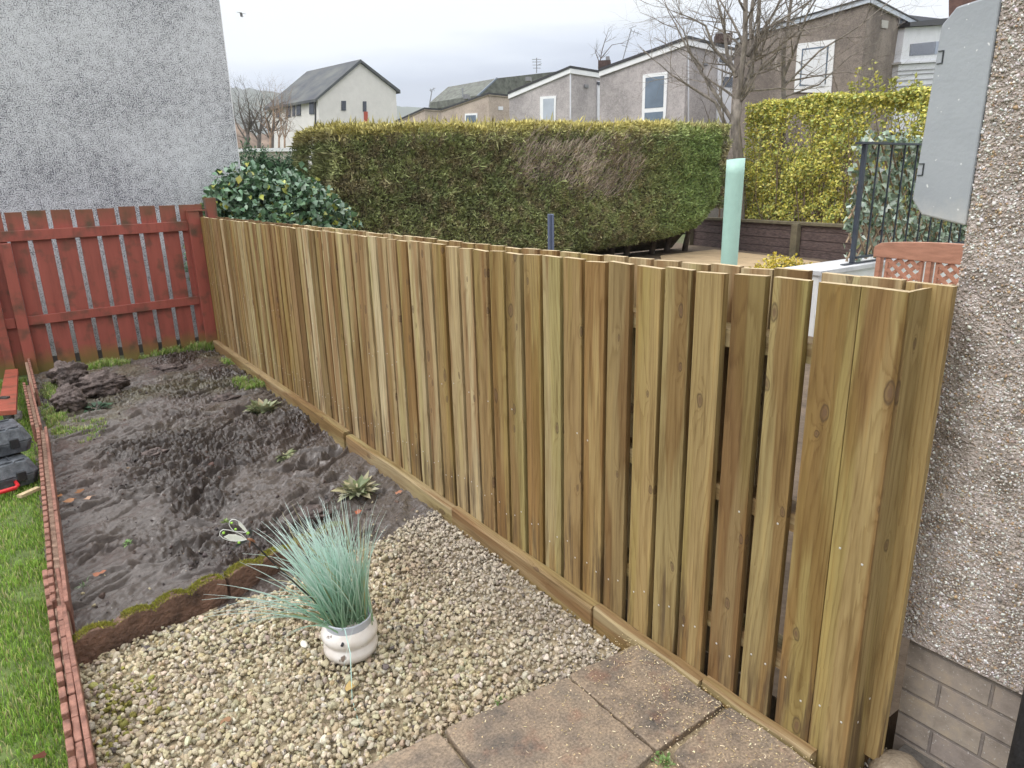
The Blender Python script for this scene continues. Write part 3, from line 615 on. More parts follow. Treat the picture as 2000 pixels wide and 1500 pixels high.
# grey cabinet fixed at the corner
CABM = mplain('grey_grp', (.33, .35, .385), .6, .08, 3, .05, 90, c2=(.37, .39, .42))
CABW = mplain('grey_grp_weathered', (.42, .43, .44), .8, .3, 30, .3, 90)
cb = root('meter_cabinet', 'flat grey meter cabinet with chamfered corners fixed to the pebbledashed house corner', 'cabinet', (1.8, .76, 1.38))
X0 = 1.735
cpx = [(1957, -16), (1868, 13), (1838, 50), (1781, 390), (1799, 420), (1884, 441)]
pts = [OX(a, b, X0) for a, b in cpx]; pts[0][1] = .7035; pts[-1][1] = .7035
nt = CABM.node_tree; pb = [n for n in nt.nodes if n.type == 'BSDF_PRINCIPLED'][0]; old = pb.inputs['Base Color'].links[0].from_socket
ge = ND(nt, 'ShaderNodeNewGeometry'); sp = ND(nt, 'ShaderNodeSeparateXYZ', {0: ge.outputs['Position']}); n1 = ND(nt, 'ShaderNodeTexNoise', {'Vector': ge.outputs['Position'], 'Scale': 45.0, 'Detail': 6.0, 'Roughness': .7}); n2 = ND(nt, 'ShaderNodeTexNoise', {'Vector': ge.outputs['Position'], 'Scale': 95.0, 'Detail': 1.0})
lw_ = ND(nt, 'ShaderNodeMapRange', {'Value': MATH(nt, 'ADD', sp.outputs[2], MATH(nt, 'MULTIPLY', n1.outputs[0], .10)), 'From Min': 1.445, 'From Max': 1.50, 'To Min': .6, 'To Max': 0.0})
cc_ = MIX(nt, lw_.outputs[0], old, (.50, .49, .47)); cc_ = MIX(nt, RAMP(nt, n2.outputs[0], [(.74, (0,)*3), (.77, (.8,)*3)]), cc_, (.75, .75, .75)); nt.links.new(cc_, pb.inputs['Base Color'])
mb = MB(); mb.prism(pts, (.28, 0, 0)); mb.build('body', CABM, cb, bevel=.004)
for (a, b) in ((1835, 112), (1797, 331)):
    q = OX(a, b, X0); mb = MB()
    mb.box((X0-.002, q[1]-.0085, q[2]-.0135), (X0+.006, q[1]-.006, q[2]+.0135), 0); mb.box((X0-.002, q[1]-.0058, q[2]-.0135), (X0+.004, q[1]+.004, q[2]-.012), 0); mb.box((X0-.002, q[1]-.0058, q[2]+.012), (X0+.004, q[1]+.004, q[2]+.0135), 0)
    mb.build('hinge', [DARKM, CABW], cb)
# dark downpipe at the right edge
dp = root('drainpipe', 'dark grey drainpipe at the bottom right corner beside the brick base', 'pipe', (1.70, .33, -.1))
mb = MB(); px0 = OX(1966, 1500, 1.70); px1 = OX(2001, 1300, 1.70); yy0 = min(px0[1], px1[1])
mb.tube([(1.695, px0[1]-.037, -.1), (1.695, px0[1]-.037, 2.2)], .036, 20); mb.build('pipe', mplain('cast_iron', (.045, .045, .055), .7, .3, 25, .4, 120), dp, smooth=True)
for z in (.55, 1.6):
    mb = MB(); mb.tube([(1.695, px0[1]-.037, z), (1.695, px0[1]-.037, z+.05)], .042, 20); mb.build('collar', DARKM, dp)
# rounded cobble at the corner and small chippings
def lump(name, c, r, mat, seed, label, cat, group=None, squash=.6, amp=.25, sub=3, fr=2.2):
    v, f = ico(sub+1); a = fbm(v[:, 0]*fr+seed, v[:, 1]*fr+v[:, 2]*1.7*fr, 4, seed); rr = 1+amp*2*(a-.5)
    a2 = fbm(v[:, 0]*7+seed, v[:, 1]*7+v[:, 2]*6, 4, seed+3); rr = rr+amp*.8*(a2-.5)
    V = v*rr[:, None]*np.array([r[0], r[1], r[2]])+np.array(c)
    o = big(name, V, f, mat, smooth=True); return tag(o, label, cat, group)
COB = mplain('cobble_stone', (.25, .20, .145), .6, .3, 18, .4, 90)
g = G(1725, 1500, .0); lump('cobble', (1.64, .615, -.02), (.075, .07, .055), COB, 3, 'rounded brown cobble at the foot of the fence corner', 'stone', amp=.10)
n = 650; xx = RS.uniform(1.50, 1.745, n); yy = RS.uniform(.50, .72, n)
mb = MB(); mb.box((1.498, -.5, -.19), (1.745, .95, -.055)); tag(mb.build('corner_soil', mplain('corner_dirt', (.13, .10, .075), .9, .4, 30, .7, 90)), kind='structure')
tag(stones(np.stack([xx, yy, -.05+RS.uniform(0, .012, n)], -1), RS.uniform(.003, .009, n), gcols(n, [(.5, .45, .38), (.35, .28, .2), (.62, .58, .52)], [1, 1, 1]), 'wall_foot_chippings', STONEM, sub=1), 'small mixed chippings between fence corner and brick base', 'chippings', kind='stuff')
# ------------------------------------------------------------------ scalloped edging
SCM = mplain('old_terracotta_concrete', (.085, .052, .038), .75, .5, 9, .7, 60, c2=(.15, .085, .06))
MOSS = mattr('moss', .95, .1)
def scallop(p0, p1, nh, ztop, hump, label, th=.045, zb=-.12, seed=0):
    p0 = np.array([p0[0], p0[1], 0.]); p1 = np.array([p1[0], p1[1], 0.]); d = p1-p0; L = np.linalg.norm(d); d /= L; nrm = np.array([-d[1], d[0], 0])
    N = 20*nh; prof = []
    for i in range(N+1):
        t = i/N; ph_ = (t*nh) % 1 if i < N else 1.0
        z = ztop-hump+hump*math.sin(math.pi*min(1, max(0, ph_)))**.7
        prof.append(p0+d*L*t+np.array([0, 0, z]))
    o = root('scallop_edging', label, 'edging', (p0+p1)/2*[1, 1, 0]+[0, 0, -.1], 'scalloped edging between mud and gravel')
    mb = MB(); poly = [p0+[0, 0, zb]]+prof+[p1+[0, 0, zb]]
    mb.prism(poly, nrm*th); mb.build('kerb', SCM, o, bevel=.006)
    # moss tufts on top and on the back
    pos = []; n = 9000; t = RS.uniform(0, 1, n); ph_ = (t*nh) % 1; z = ztop-hump+hump*np.sin(np.pi*ph_)**.7
    s = RS.uniform(-.05, 1.08, n)*th; kp = (fbm(t*14+seed, s*40, 3, seed) > .36) & ((s > .010) | (RS.uniform(size=n) < .3)); t, z, s = t[kp], z[kp], s[kp]; n = len(t)
    P = p0+d*(L*t)[:, None]+nrm*s[:, None]+np.array([0, 0, 1])*(z-.002)[:, None]
    up = np.stack([RS.normal(size=n)*.6, RS.normal(size=n)*.6, np.ones(n)], -1)*RS.uniform(.004, .011, n)[:, None]; sd_ = rotm(n)[:, 0]*.0016
    V = np.stack([P-sd_, P+sd_, P+up], 1).reshape(-1, 3)
    c = np.repeat(gcols(n, [(.27, .27, .04), (.19, .20, .035), (.36, .33, .06), (.14, .11, .04)], [4, 4, 2, 2]), 3, 0)
    big('moss', V, np.arange(3*n).reshape(n, 3), MOSS, o, c); return o
scallop((-.10, 2.545), (.435, 2.655), 4, .036, .026, 'mossy scalloped edging unit at the left, next to the brown picket strips', seed=1)
scallop((.445, 2.665), (1.0, 2.80), 4, .032, .024, 'mossy scalloped edging unit behind the white pot and grass plant', seed=2)
# ------------------------------------------------------------------ brown plastic picket edging along the lawn
EDM = mplain('weathered_brown_plastic', (.19, .085, .06), .6, .35, 25, .3, 90, c2=(.27, .13, .095))
EDM2 = mplain('weathered_edging_rail', (.25, .15, .105), .7, .35, 40, .3, 90, c2=(.33, .225, .165))
def edging(pa, pb, zt, label, side=-1, both=True, tooth=.055, gap=.03, rail_w=.022):
    a = G(*pa, zt); b = G(*pb, zt); a[2] = b[2] = 0; d = b-a; L = np.linalg.norm(d); d /= L; nr = np.array([d[1], -d[0], 0])*1.0
    if nr[0] > 0: nr = -nr                                                    # towards the lawn (-X)
    o = root('picket_edging', label, 'edging', (a+b)/2+[0, 0, -.1], 'brown picket edging strips beside the lawn')
    # rail
    mb = MB(); mb.obox((a+b)/2+[0, 0, zt-.055], d*L/2, nr*rail_w/2, np.array([0, 0, .036])); mb.build('rail', EDM2, o, bevel=.003)
    mb = MB(); mb.obox((a+b)/2+nr*.004+[0, 0, (zt-.15-.13)/2+.02], d*L/2, nr*.004, np.array([0, 0, .05])); mb.build('lower_rail', EDM2, o)
    mb = MB(); t = .01; k = 0
    while t < L-.01:
        wd = min(tooth, L-t); c = a+d*(t+wd/2)+nr*side*-1*(rail_w/2+.0105)
        h = zt+.012+random.uniform(-.002, .002); zb = -.13
        mb.obox(c+[0, 0, (h+zb)/2], d*wd/2, nr*.0095, np.array([0, 0, (h-zb)/2])); t += tooth+gap; k += 1
    mb.build('pickets', EDM, o, bevel=.004)
    if both:
        mb = MB(); t = .0
        while t < L-.02:
            wd = min(.38, L-t); c = a+d*(t+wd/2)-nr*(rail_w/2+.0085)
            h = zt+.004+random.uniform(-.003, .003); zb = -.13
            mb.obox(c+[0, 0, (h+zb)/2], d*(wd/2-.001), nr*.0075, np.array([0, 0, (h-zb)/2])); t += .38
        mb.build('inner_pickets', EDM, o, bevel=.003)
    return o
edging((100, 1112), (163, 1502), .045, 'nearest brown picket edging strip between lawn and gravel')
edging((127, 1182), (176, 1502), .035, 'second brown picket strip pressed against the gravel inside the nearest one', both=False, tooth=.11, gap=.006, rail_w=.012)
edging((82, 835), (118, 1180), .05, 'long brown picket strip beside the mud between tool cases and scallop edging', tooth=.05, gap=.022)
edging((53, 748), (72, 832), .05, 'short brown picket strip level with the two clods')
edging((46, 684), (64, 762), .07, 'far brown picket strip leaning by the red fence post', side=1, both=False)
# ------------------------------------------------------------------ lawn
LAWNB = mplain('lawn_soil', (.10, .14, .04), .95, .4, 20, .4, 60)
mb = MB(); mb.box((-6, .4, -.19), (-.155, 7.66, -.085)); tag(mb.build('lawn', LAWNB), kind='structure')
GRM = mattr('grass_blades', .6, .25, transl=.25)
def grass(name, x, y, z, h, label, pal, wts, par=None, lean=.5, wd=.0016):
    n = len(x); base = np.stack([x, y, z], -1); a = RS.uniform(0, 6.28, n); ln = RS.uniform(.2, 1, n)*lean*h
    dirn = np.stack([np.cos(a), np.sin(a), 0*a], -1); side = np.stack([-np.sin(a), np.cos(a), 0*a], -1)*(wd*RS.uniform(.6, 1.3, n))[:, None]
    up = np.array([0, 0, 1])
    p1 = base+dirn*(ln*.35)[:, None]+up*(h*.6)[:, None]; p2 = base+dirn*ln[:, None]+up*(h*RS.uniform(.7, 1, n))[:, None]
    V = np.stack([base-side, base+side, p1+side*.8, p1-side*.8, p2, p2], 1)[:, :5].reshape(-1, 3)
    i = np.arange(n)[:, None]*5; F3 = np.concatenate([i+np.array([[0, 1, 2]]), i+np.array([[0, 2, 3]]), i+np.array([[3, 2, 4]])])
    c = gcols(n, pal, wts)
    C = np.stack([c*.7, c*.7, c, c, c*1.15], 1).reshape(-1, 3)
    return big(name, V, F3, GRM, par, C)
LPAL = [(.24, .42, .06), (.32, .49, .09), (.17, .30, .05), (.44, .47, .16), (.50, .46, .25)]
n = 120000; x = -.14-np.abs(RS.uniform(0, 1, n))**1.3*1.5; y = 1.5+RS.uniform(0, 1, n)**1.35*5.95
kp = (x > -.18-(.28+.05*y)) ; x, y = x[kp], y[kp]; pat = fbm(x*5, y*5, 3, 14); n = len(x)
kp = RS.uniform(size=n) < np.clip(.55+(pat-.38)*3, .25, 1); x, y, pat = x[kp], y[kp], pat[kp]
o = grass('grass', x, y, np.full(len(x), -.087), RS.uniform(.018, .045, len(x))*(.7+.6*pat), '', LPAL, [30, 22, 22, 14, 10])
tag(o, 'bright green mown lawn grass left of the brown picket edging', 'grass', kind='stuff')
# rough grass at the back edge of the mud and other tufts
def tuft(cx, cy, rx, ry, n, h, label, pal, wts, group=None, name='grass_tuft', lean=.8, cat='grass tuft'):
    r = np.sqrt(RS.uniform(0, 1, n)); a = RS.uniform(0, 6.28, n); x = cx+rx*r*np.cos(a); y = cy+ry*r*np.sin(a); hs, _ = mud_h(x, y)
    kp = (fbm(x*9, y*9, 2, 19) > .38); x, y, hs, r = x[kp], y[kp], hs[kp], r[kp]
    o = grass(name, x, y, mud_z-.014+hs, RS.uniform(.5, 1, len(x))*h*(1.2-.5*r), '', pal, wts, lean=lean, wd=.0024)
    return tag(o, label, cat, group)
GP = [(.19, .33, .06), (.28, .40, .10), (.40, .40, .16), (.45, .45, .27)]
def gm(px, py): g = G(px, py, mud_z); return g[0], g[1]
for (px, py, rx, ry, n, h, lab) in ((105, 790, .09, .85, 3600, .06, 'yellowish trampled grass strip between picket edging and clods'), (155, 835, .17, .30, 1500, .045, 'yellow flattened grass in front of the soil clods'),
        (205, 716, .22, .12, 1500, .09, 'green grass clump at the red fence foot above the clods'), (325, 692, .26, .09, 1500, .08, 'green grass clump at the red fence foot in the middle'), (395, 683, .16, .10, 1300, .11, 'lush grass clump beside the right red post'),
        (490, 750, .14, .22, 2200, .07, 'pale green grass patch beside the kick board'), (445, 707, .06, .2, 500, .05, 'thin grass at the far end of the kick board')):
    cx, cy = gm(px, py); tuft(cx, cy, rx, ry, n, h, lab, GP, [4, 4, 3, 2], 'grass tufts on the mud bed')
# ------------------------------------------------------------------ leafy weeds
LEAFM = mattr('leaf_surface', .45, .4, transl=.15)
def leaves(P, D, Nn, L, W, C, name, par=None, fold=.25, mat=None):
    """pointed folded leaves: base P, direction D, normal Nn"""
    S = np.cross(D, Nn); S /= np.linalg.norm(S, axis=1)[:, None]+1e-9; L = L[:, None]; W = W[:, None]
    b = P; m1 = P+D*L*.5; t = P+D*L-Nn*L*.15
    V = np.stack([b, m1+S*W+Nn*W*fold, t, m1-S*W+Nn*W*fold, m1], 1).reshape(-1, 3); n = len(P); i = np.arange(n)[:, None]*5
    F3 = np.concatenate([i+np.array([[0, 1, 4]]), i+np.array([[1, 2, 4]]), i+np.array([[0, 4, 3]]), i+np.array([[4, 2, 3]])])
    return big(name, V, F3, mat or LEAFM, par, np.repeat(C, 5, 0))
def rosette(px, py, r, n, pal, wts, label, name='weed', group='low weeds left on the mud', up=.5, lw=.22):
    cx, cy = gm(px, py); hz = float(mud_h(np.array([cx]), np.array([cy]))[0][0]); k = n
    a = RS.uniform(0, 6.28, k); el = RS.uniform(.05, 1.2, k)*up; off = RS.uniform(0, .45, k)*r
    P = np.stack([cx+off*np.cos(a), cy+off*np.sin(a), np.full(k, mud_z+hz-.01)+RS.uniform(0, .02, k)], -1)
    D = np.stack([np.cos(a)*np.cos(el), np.sin(a)*np.cos(el), np.sin(el)], -1); N_ = np.stack([-np.cos(a)*np.sin(el), -np.sin(a)*np.sin(el), np.cos(el)], -1)+RS.normal(size=(k, 3))*.2
    L = RS.uniform(.4, .75, k)*r
    return tag(leaves(P, D, N_, L, L*lw, gcols(k, pal, wts), name), label, 'weed', group)
WP = [(.30, .32, .19), (.40, .41, .28), (.20, .24, .12), (.44, .40, .25)]
rosette(515, 800, .15, 130, WP, [3, 3, 3, 2], 'largest grey green weed rosette beside the pale patch of the kick board', up=1.1)
rosette(700, 962, .13, 100, WP, [3, 3, 2, 3], 'olive weed rosette behind the tips of the grass plant', up=.9)
rosette(558, 880, .09, 60, WP, [2, 1, 4, 1], 'flat dark olive weed in the middle of the mud')
rosette(188, 797, .15, 16, [(.07, .13, .08), (.05, .10, .06)], [1, 1], 'dark green broad leaved weed in front of the soil clods', up=.8, lw=.28)
rosette(250, 1066, .03, 22, [(.2, .33, .12)], [1], 'tiny green seedling in the mud above the scalloped edging', up=1.2)
rosette(440, 1020, .04, 22, [(.2, .27, .08)], [1], 'small yellow green sprout behind the dragonfly ornament', up=1.2)
rosette(165, 1150, .05, 14, [(.2, .3, .16)], [1], 'thin green shoots at the end of the scalloped edging', up=1.4, lw=.08)
g = G(1298, 1478, -.02)
def weedj(cx, cy, z, n, r):
    a = RS.uniform(0, 6.28, n); el = RS.uniform(.2, 1.3, n); P = np.stack([cx+RS.normal(size=n)*r*.3, cy+RS.normal(size=n)*r*.5, np.full(n, z)], -1)
    D = np.stack([np.cos(a)*np.cos(el), np.sin(a)*np.cos(el), np.sin(el)], -1); N_ = RS.normal(size=(n, 3))*.3+np.array([0, 0, 1]); L = RS.uniform(.3, .8, n)*r
    return leaves(P, D, N_, L, L*.2, gcols(n, [(.16, .26, .08), (.25, .32, .14)], [1, 1]), 'weed')
tag(weedj(g[0]-.01, g[1]-.01, -.022, 60, .035), 'small green weed growing in the joint between slabs', 'weed', 'weeds between slabs')
tag(weedj(.98, 1.51, mud_z, 26, .03), 'tiny weed at the edge of gravel and slabs', 'weed', 'weeds between slabs')
# clods of dug soil
CLOD = mplain('peaty_clod', (.085, .064, .060), .8, .45, 16, 1.0, 45, c2=(.14, .11, .10))
for (px, py, r, sd_, lab) in ((140, 750, (.13, .11, .125), 5, 'upright peaty soil clod nearest the picket edging'), (140, 795, (.115, .10, .105), 8, 'dark soil clod lying in front of the upright clod'), (205, 764, (.185, .13, .105), 12, 'wide low soil clod behind the broad leaved weed')):
    cx, cy = gm(px, py+8); lump('soil_clod', (cx, cy+.05, mud_z+r[2]*.75), r, CLOD, sd_, lab, 'soil clod', 'dug out clods of soil', amp=.42, sub=4, fr=2.3)
for k, (px, py, s, lab) in enumerate(((440, 780, .10, 'crumbly reddish clod left of the largest weed'), (300, 885, .07, 'small clod on the smeared mud'), (610, 1005, .09, 'lumpy clod beside the grass plant tips'), (330, 720, .12, 'peaty lump by the back fence grass'))):
    cx, cy = gm(px, py); lump('soil_clod', (cx, cy, mud_z), (s, s*.8, s*.4), CLOD, 20+k, lab, 'soil clod', 'dug out clods of soil', amp=.6, sub=3, fr=2.4)
# fallen leaves
FL = mattr('dead_leaf', .7, .2)
for (px, py, s, c, lab, z) in ((115, 975, .045, (.34, .16, .07), 'brown dead leaf against the picket edging', None), (138, 985, .05, (.38, .20, .11), 'curled orange brown dead leaf on the mud', None), (160, 965, .05, (.20, .10, .05), 'dark dead leaf on the mud', None), (175, 975, .05, (.42, .28, .20), 'pale torn dead leaf on the mud', None),
        (196, 1130, .04, (.30, .13, .08), 'reddish dead leaf above the scalloped edging', None), (78, 1478, .03, (.10, .035, .02), 'dark maroon leaf on the lawn', -.05), (683, 1342, .035, (.50, .36, .15), 'yellow tan oak leaf on the gravel below the pot', -.045), (440, 1408, .03, (.28, .16, .09), 'brown leaf on the gravel near the left', -.045), (778, 965, .04, (.42, .20, .13), 'orange leaf at the mud edge near the kick board', None), (700, 1002, .03, (.4, .14, .08), 'red brown leaf behind the grass plant', None)):
    if z is None: cx, cy = gm(px, py); zz2 = mud_z+float(mud_h(np.array([cx]), np.array([cy]))[0][0])+.006
    else: g_ = G(px, py, z); cx, cy, zz2 = g_[0], g_[1], z
    k = 9; a = np.linspace(0, 6.28, k, endpoint=False)+random.random(); rr = s*RS.uniform(.45, 1, k)*(1-.35*np.abs(np.sin(a-1)))
    V = [(cx, cy, zz2+.004)]+[(cx+rr[i]*math.cos(a[i]), cy+rr[i]*math.sin(a[i])*.7, zz2+RS.uniform(-.002, .012)) for i in range(k)]
    Fc = [(0, 1+i, 1+(i+1) % k) for i in range(k)]; tag(big('fallen_leaf', V, Fc, FL, col=np.tile(c, (k+1, 1))), lab, 'leaf', 'fallen leaves')
# small shell on the gravel, offcut on the lawn
g_ = G(594, 1258, -.05); lump('white_shell', (g_[0], g_[1], -.05), (.012, .021, .008), mplain('chalk', (.75, .72, .64), .6), 31, 'smooth white crescent pebble on the gravel left of the pot', 'pebble', amp=.08, sub=2)
g_ = G(57, 963, -.06); mb = MB(); mb.obox((g_[0], g_[1], -.055), (.045, .035, 0), (-.010, .012, 0), (0, 0, .008)); tag(mb.build('wood_offcut', WOODEND), 'small yellow wood offcut on the lawn beside the red handle', 'wood offcut')
# ------------------------------------------------------------------ pot with ornamental grass
PX, PY, PZ = .700, 2.035, mud_z+.002
def potmat():
    m, nt, p = mat0('glazed_white_pot'); tc = ND(nt, 'ShaderNodeTexCoord')
    a = ND(nt, 'ShaderNodeTexNoise', {'Vector': tc.outputs['Object'], 'Scale': 11.0, 'Detail': 5.0}); b = ND(nt, 'ShaderNodeTexNoise', {'Vector': tc.outputs['Object'], 'Scale': 22.0, 'Detail': 3.0})
    c = RAMP(nt, a.outputs[0], [(.3, (.62, .56, .50)), (.5, (.74, .70, .66)), (.7, (.78, .76, .74))])
    c = MIX(nt, RAMP(nt, b.outputs[0], [(.66, (0,)*3), (.70, (.9,)*3)]), c, (.14, .09, .06))
    nt.links.new(c, p.inputs['Base Color']); p.inputs['Roughness'].default_value = .3; return m
pot = root('plant_pot', 'squat white glazed pot with two fat bulges standing on the gravel', 'plant pot', (PX, PY, PZ))
PS = .93
prof = [(.060, 0), (.078, .004), (.094, .018), (.101, .034), (.100, .048), (.092, .061), (.0895, .066), (.093, .072), (.102, .084), (.105, .098), (.101, .112), (.091, .124), (.086, .130)]
mb = MB(); mb.lathe([(a*PS, b*.95) for a, b in prof], (PX, PY, PZ), 48); mb.build('body', potmat(), pot, smooth=True)
mb = MB(); mb.lathe([(.078, .120), (.0795, .128), (.081, .150), (.0815, .154), (.078, .155), (.075, .152), (.073, .118)], (PX, PY, PZ), 48); mb.build('rim', mplain('pot_liner', (.52, .55, .62), .35, .06, 8), pot, smooth=True)
mb = MB(); mb.lathe([(.001, .112), (.0735, .112), (.0735, .116), (.001, .122)], (PX, PY, PZ), 32); mb.build('compost', mplain('compost', (.10, .075, .055), .95, .5, 50, .9, 120, c2=(.2, .15, .1)), pot)
mb = MB(); mb.tube([(PX-.052, PY-.074, PZ+.104), (PX-.060, PY-.084, PZ+.103)], .005, 10); mb.build('drain_hole', DARKM, pot)
def blades():
    n = 400; out = []; Vs = []; Fs = []; Cs = []; seg = 9
    lf = -CR*1.0                                                           # towards the photograph's left, horizontally
    lf = np.array([-.97, -.05, 0]); rg = -lf; fw = np.array([0.1, 1, 0])
    o = 0
    for i in range(n):
        q = RS.uniform()
        if q < .88: lean = RS.uniform(-.42, .46); el = 1.0; L = RS.uniform(.34, .475); droop = RS.uniform(.02, .30)
        elif q < .95: lean = RS.uniform(-1.7, -.75); L = RS.uniform(.36, .56); droop = RS.uniform(.12, .55)
        else: lean = RS.uniform(-1.2, .9); L = RS.uniform(.25, .4); droop = RS.uniform(.5, 1.5)
        # two clumps in the pot
        cx = (-.035 if RS.uniform() < .5 else .04); bx = PX+cx+RS.normal()*.014; by = PY+RS.normal()*.02
        d = rg*(lean*.52-.15)+fw*RS.normal()*.22; d = d+np.array([0, 0, 1]); d /= np.linalg.norm(d)
        hd = d.copy(); hd[2] = 0; hn_ = np.linalg.norm(hd)+1e-6; hd /= hn_
        p = np.array([bx, by, PZ+.108]); st = L/seg; side = np.cross(d, (0.2, -1, .3)); side /= np.linalg.norm(side)
        wd0 = RS.uniform(.0016, .0028); tw = RS.uniform(.8, 1.2)
        g0 = np.array([.22, .36, .18]); g1 = np.array([.34, .58, .45]) if RS.uniform() < .6 else np.array([.48, .68, .58]); g2 = np.array([.72, .87, .84])
        if RS.uniform() < .07: g0 = np.array([.38, .36, .16]); g1 = g0; g2 = np.array([.55, .50, .30])
        for k in range(seg+1):
            t = k/seg; w_ = wd0*(1-t**2.2*.85)
            Vs.append(p-side*w_); Vs.append(p+side*w_)
            c = g0+(g1-g0)*min(1, t*2.2) if t < .45 else g1+(g2-g1)*((t-.45)/.55); c = c*tw; Cs += [c, c]
            d = d+(hd*.9+np.array([0, 0, -1.0]))*droop*st*(1.2+3.0*t)*1.2; d /= np.linalg.norm(d); p = p+d*st
            if k: Fs.append((o+2*k-2, o+2*k-1, o+2*k+1, o+2*k))
        o += 2*(seg+1)
    return np.array(Vs), np.array(Fs), np.array(Cs)
V, Fq, Cc = blades()
gp = root('ornamental_grass', 'tall blue green artificial grass with long arching blades rising from the white pot', 'plant', (PX, PY, PZ+.12))
big('blades', V, Fq, mattr('artificial_grass', .4, .4, transl=.2), gp, Cc)
mb = MB(); mb.tube([(PX-.052, PY-.066, PZ+.15), (PX-.05, PY-.10, PZ+.175), (PX-.06, PY-.16, PZ+.12), (PX-.09, PY-.22, PZ+.0), (PX-.13, PY-.40, PZ-.0)], [.0018, .0018, .0016, .0012, .0005], 4); mb.build('drooping_blade', mplain('pale_blade', (.45, .70, .64), .4, .1, 8), gp)
# ------------------------------------------------------------------ dragonfly ornament
DY = 2.05
hub = OY(489, 1056, DY)
df = root('dragonfly_stake', 'garden stake with dragonfly, pale glittering wings and green gems, leaning out of the pot', 'garden ornament', (PX-.03, PY, PZ+.13))
WIRE = mplain('black_wire', (.02, .02, .022), .4, .1, 10); mb = MB(); mb.tube([(PX-.03, PY+.0, PZ+.13), ((PX-.03)*.5+hub[0]*.5, PY-.005, (PZ+.13+hub[2])/2-.004), hub], .0028, 6); mb.build('stake', WIRE, df)
def onp(a, b): return OY(a, b, DY)
hp = lambda x, y: (400+x/10, 980+y/10)
WF = mplain('wing_film', (.85, .87, .80), .35, .08, 60); WO = mplain('wing_wire_white', (.8, .82, .8), .4, .05, 5); GEM = mplain('green_gem', (.33, .62, .08), .12, .3, 200, spec=.8); DW = mplain('dark_wing', (.035, .045, .045), .35, .3, 30)
def wing(outl, film, gems, dark=False):
    mb = MB(); P = [onp(*hp(*q)) for q in outl]; mb.tube(P+[P[0]], .0011, 5); wg = mb.build('wing', DW if dark else WO, df)
    mb = MB(); mb.prism([onp(*hp(*q)) for q in film], (0, .0012, 0)); mb.build('wing_panel', DW if dark else WF, wg)
    for gx, gy, r in gems:
        c = onp(*hp(gx, gy)); v, f = ico(2); V = v*np.array([r, .003, r])+c-np.array([0, .001, 0]); big('gem', V, f, GEM, wg, smooth=True)
wing([(830, 570), (760, 470), (690, 400), (600, 350), (530, 345), (480, 390), (475, 450), (520, 530), (580, 580), (650, 580), (790, 600)], [(655, 395), (700, 420), (770, 490), (825, 560), (800, 590), (740, 540), (665, 460)], [(522, 412, .0042), (600, 535, .0042)])
wing([(820, 740), (740, 660), (640, 600), (500, 560), (360, 540), (300, 580), (290, 650), (350, 710), (470, 755), (600, 770), (700, 765)], [(370, 690), (470, 635), (600, 640), (720, 680), (815, 735), (740, 760), (600, 765), (480, 750)], [(365, 605, .0048)])
wing([(850, 700), (880, 600), (860, 530), (900, 505), (930, 570), (920, 650), (880, 720)], [(855, 560), (885, 530), (915, 570), (910, 650), (870, 690)], [(840, 610, .0052)], True)
wing([(820, 745), (700, 780), (590, 850), (520, 930), (600, 900), (720, 840), (830, 770)], [(800, 755), (700, 790), (600, 860), (600, 890), (720, 830), (820, 765)], [(665, 795, .0045)], True)
mb = MB(); mb.tube([onp(*hp(840, 720)), onp(*hp(900, 740)), onp(*hp(960, 770)), onp(*hp(985, 800))], [.0035, .005, .0035, .002], 8); mb.tube([onp(*hp(900, 740)), onp(*hp(870, 850)), onp(*hp(880, 900))], [.003, .002, .001], 6); mb.build('body', mplain('copper_body', (.24, .11, .06), .4, .3, 90), df, smooth=True)
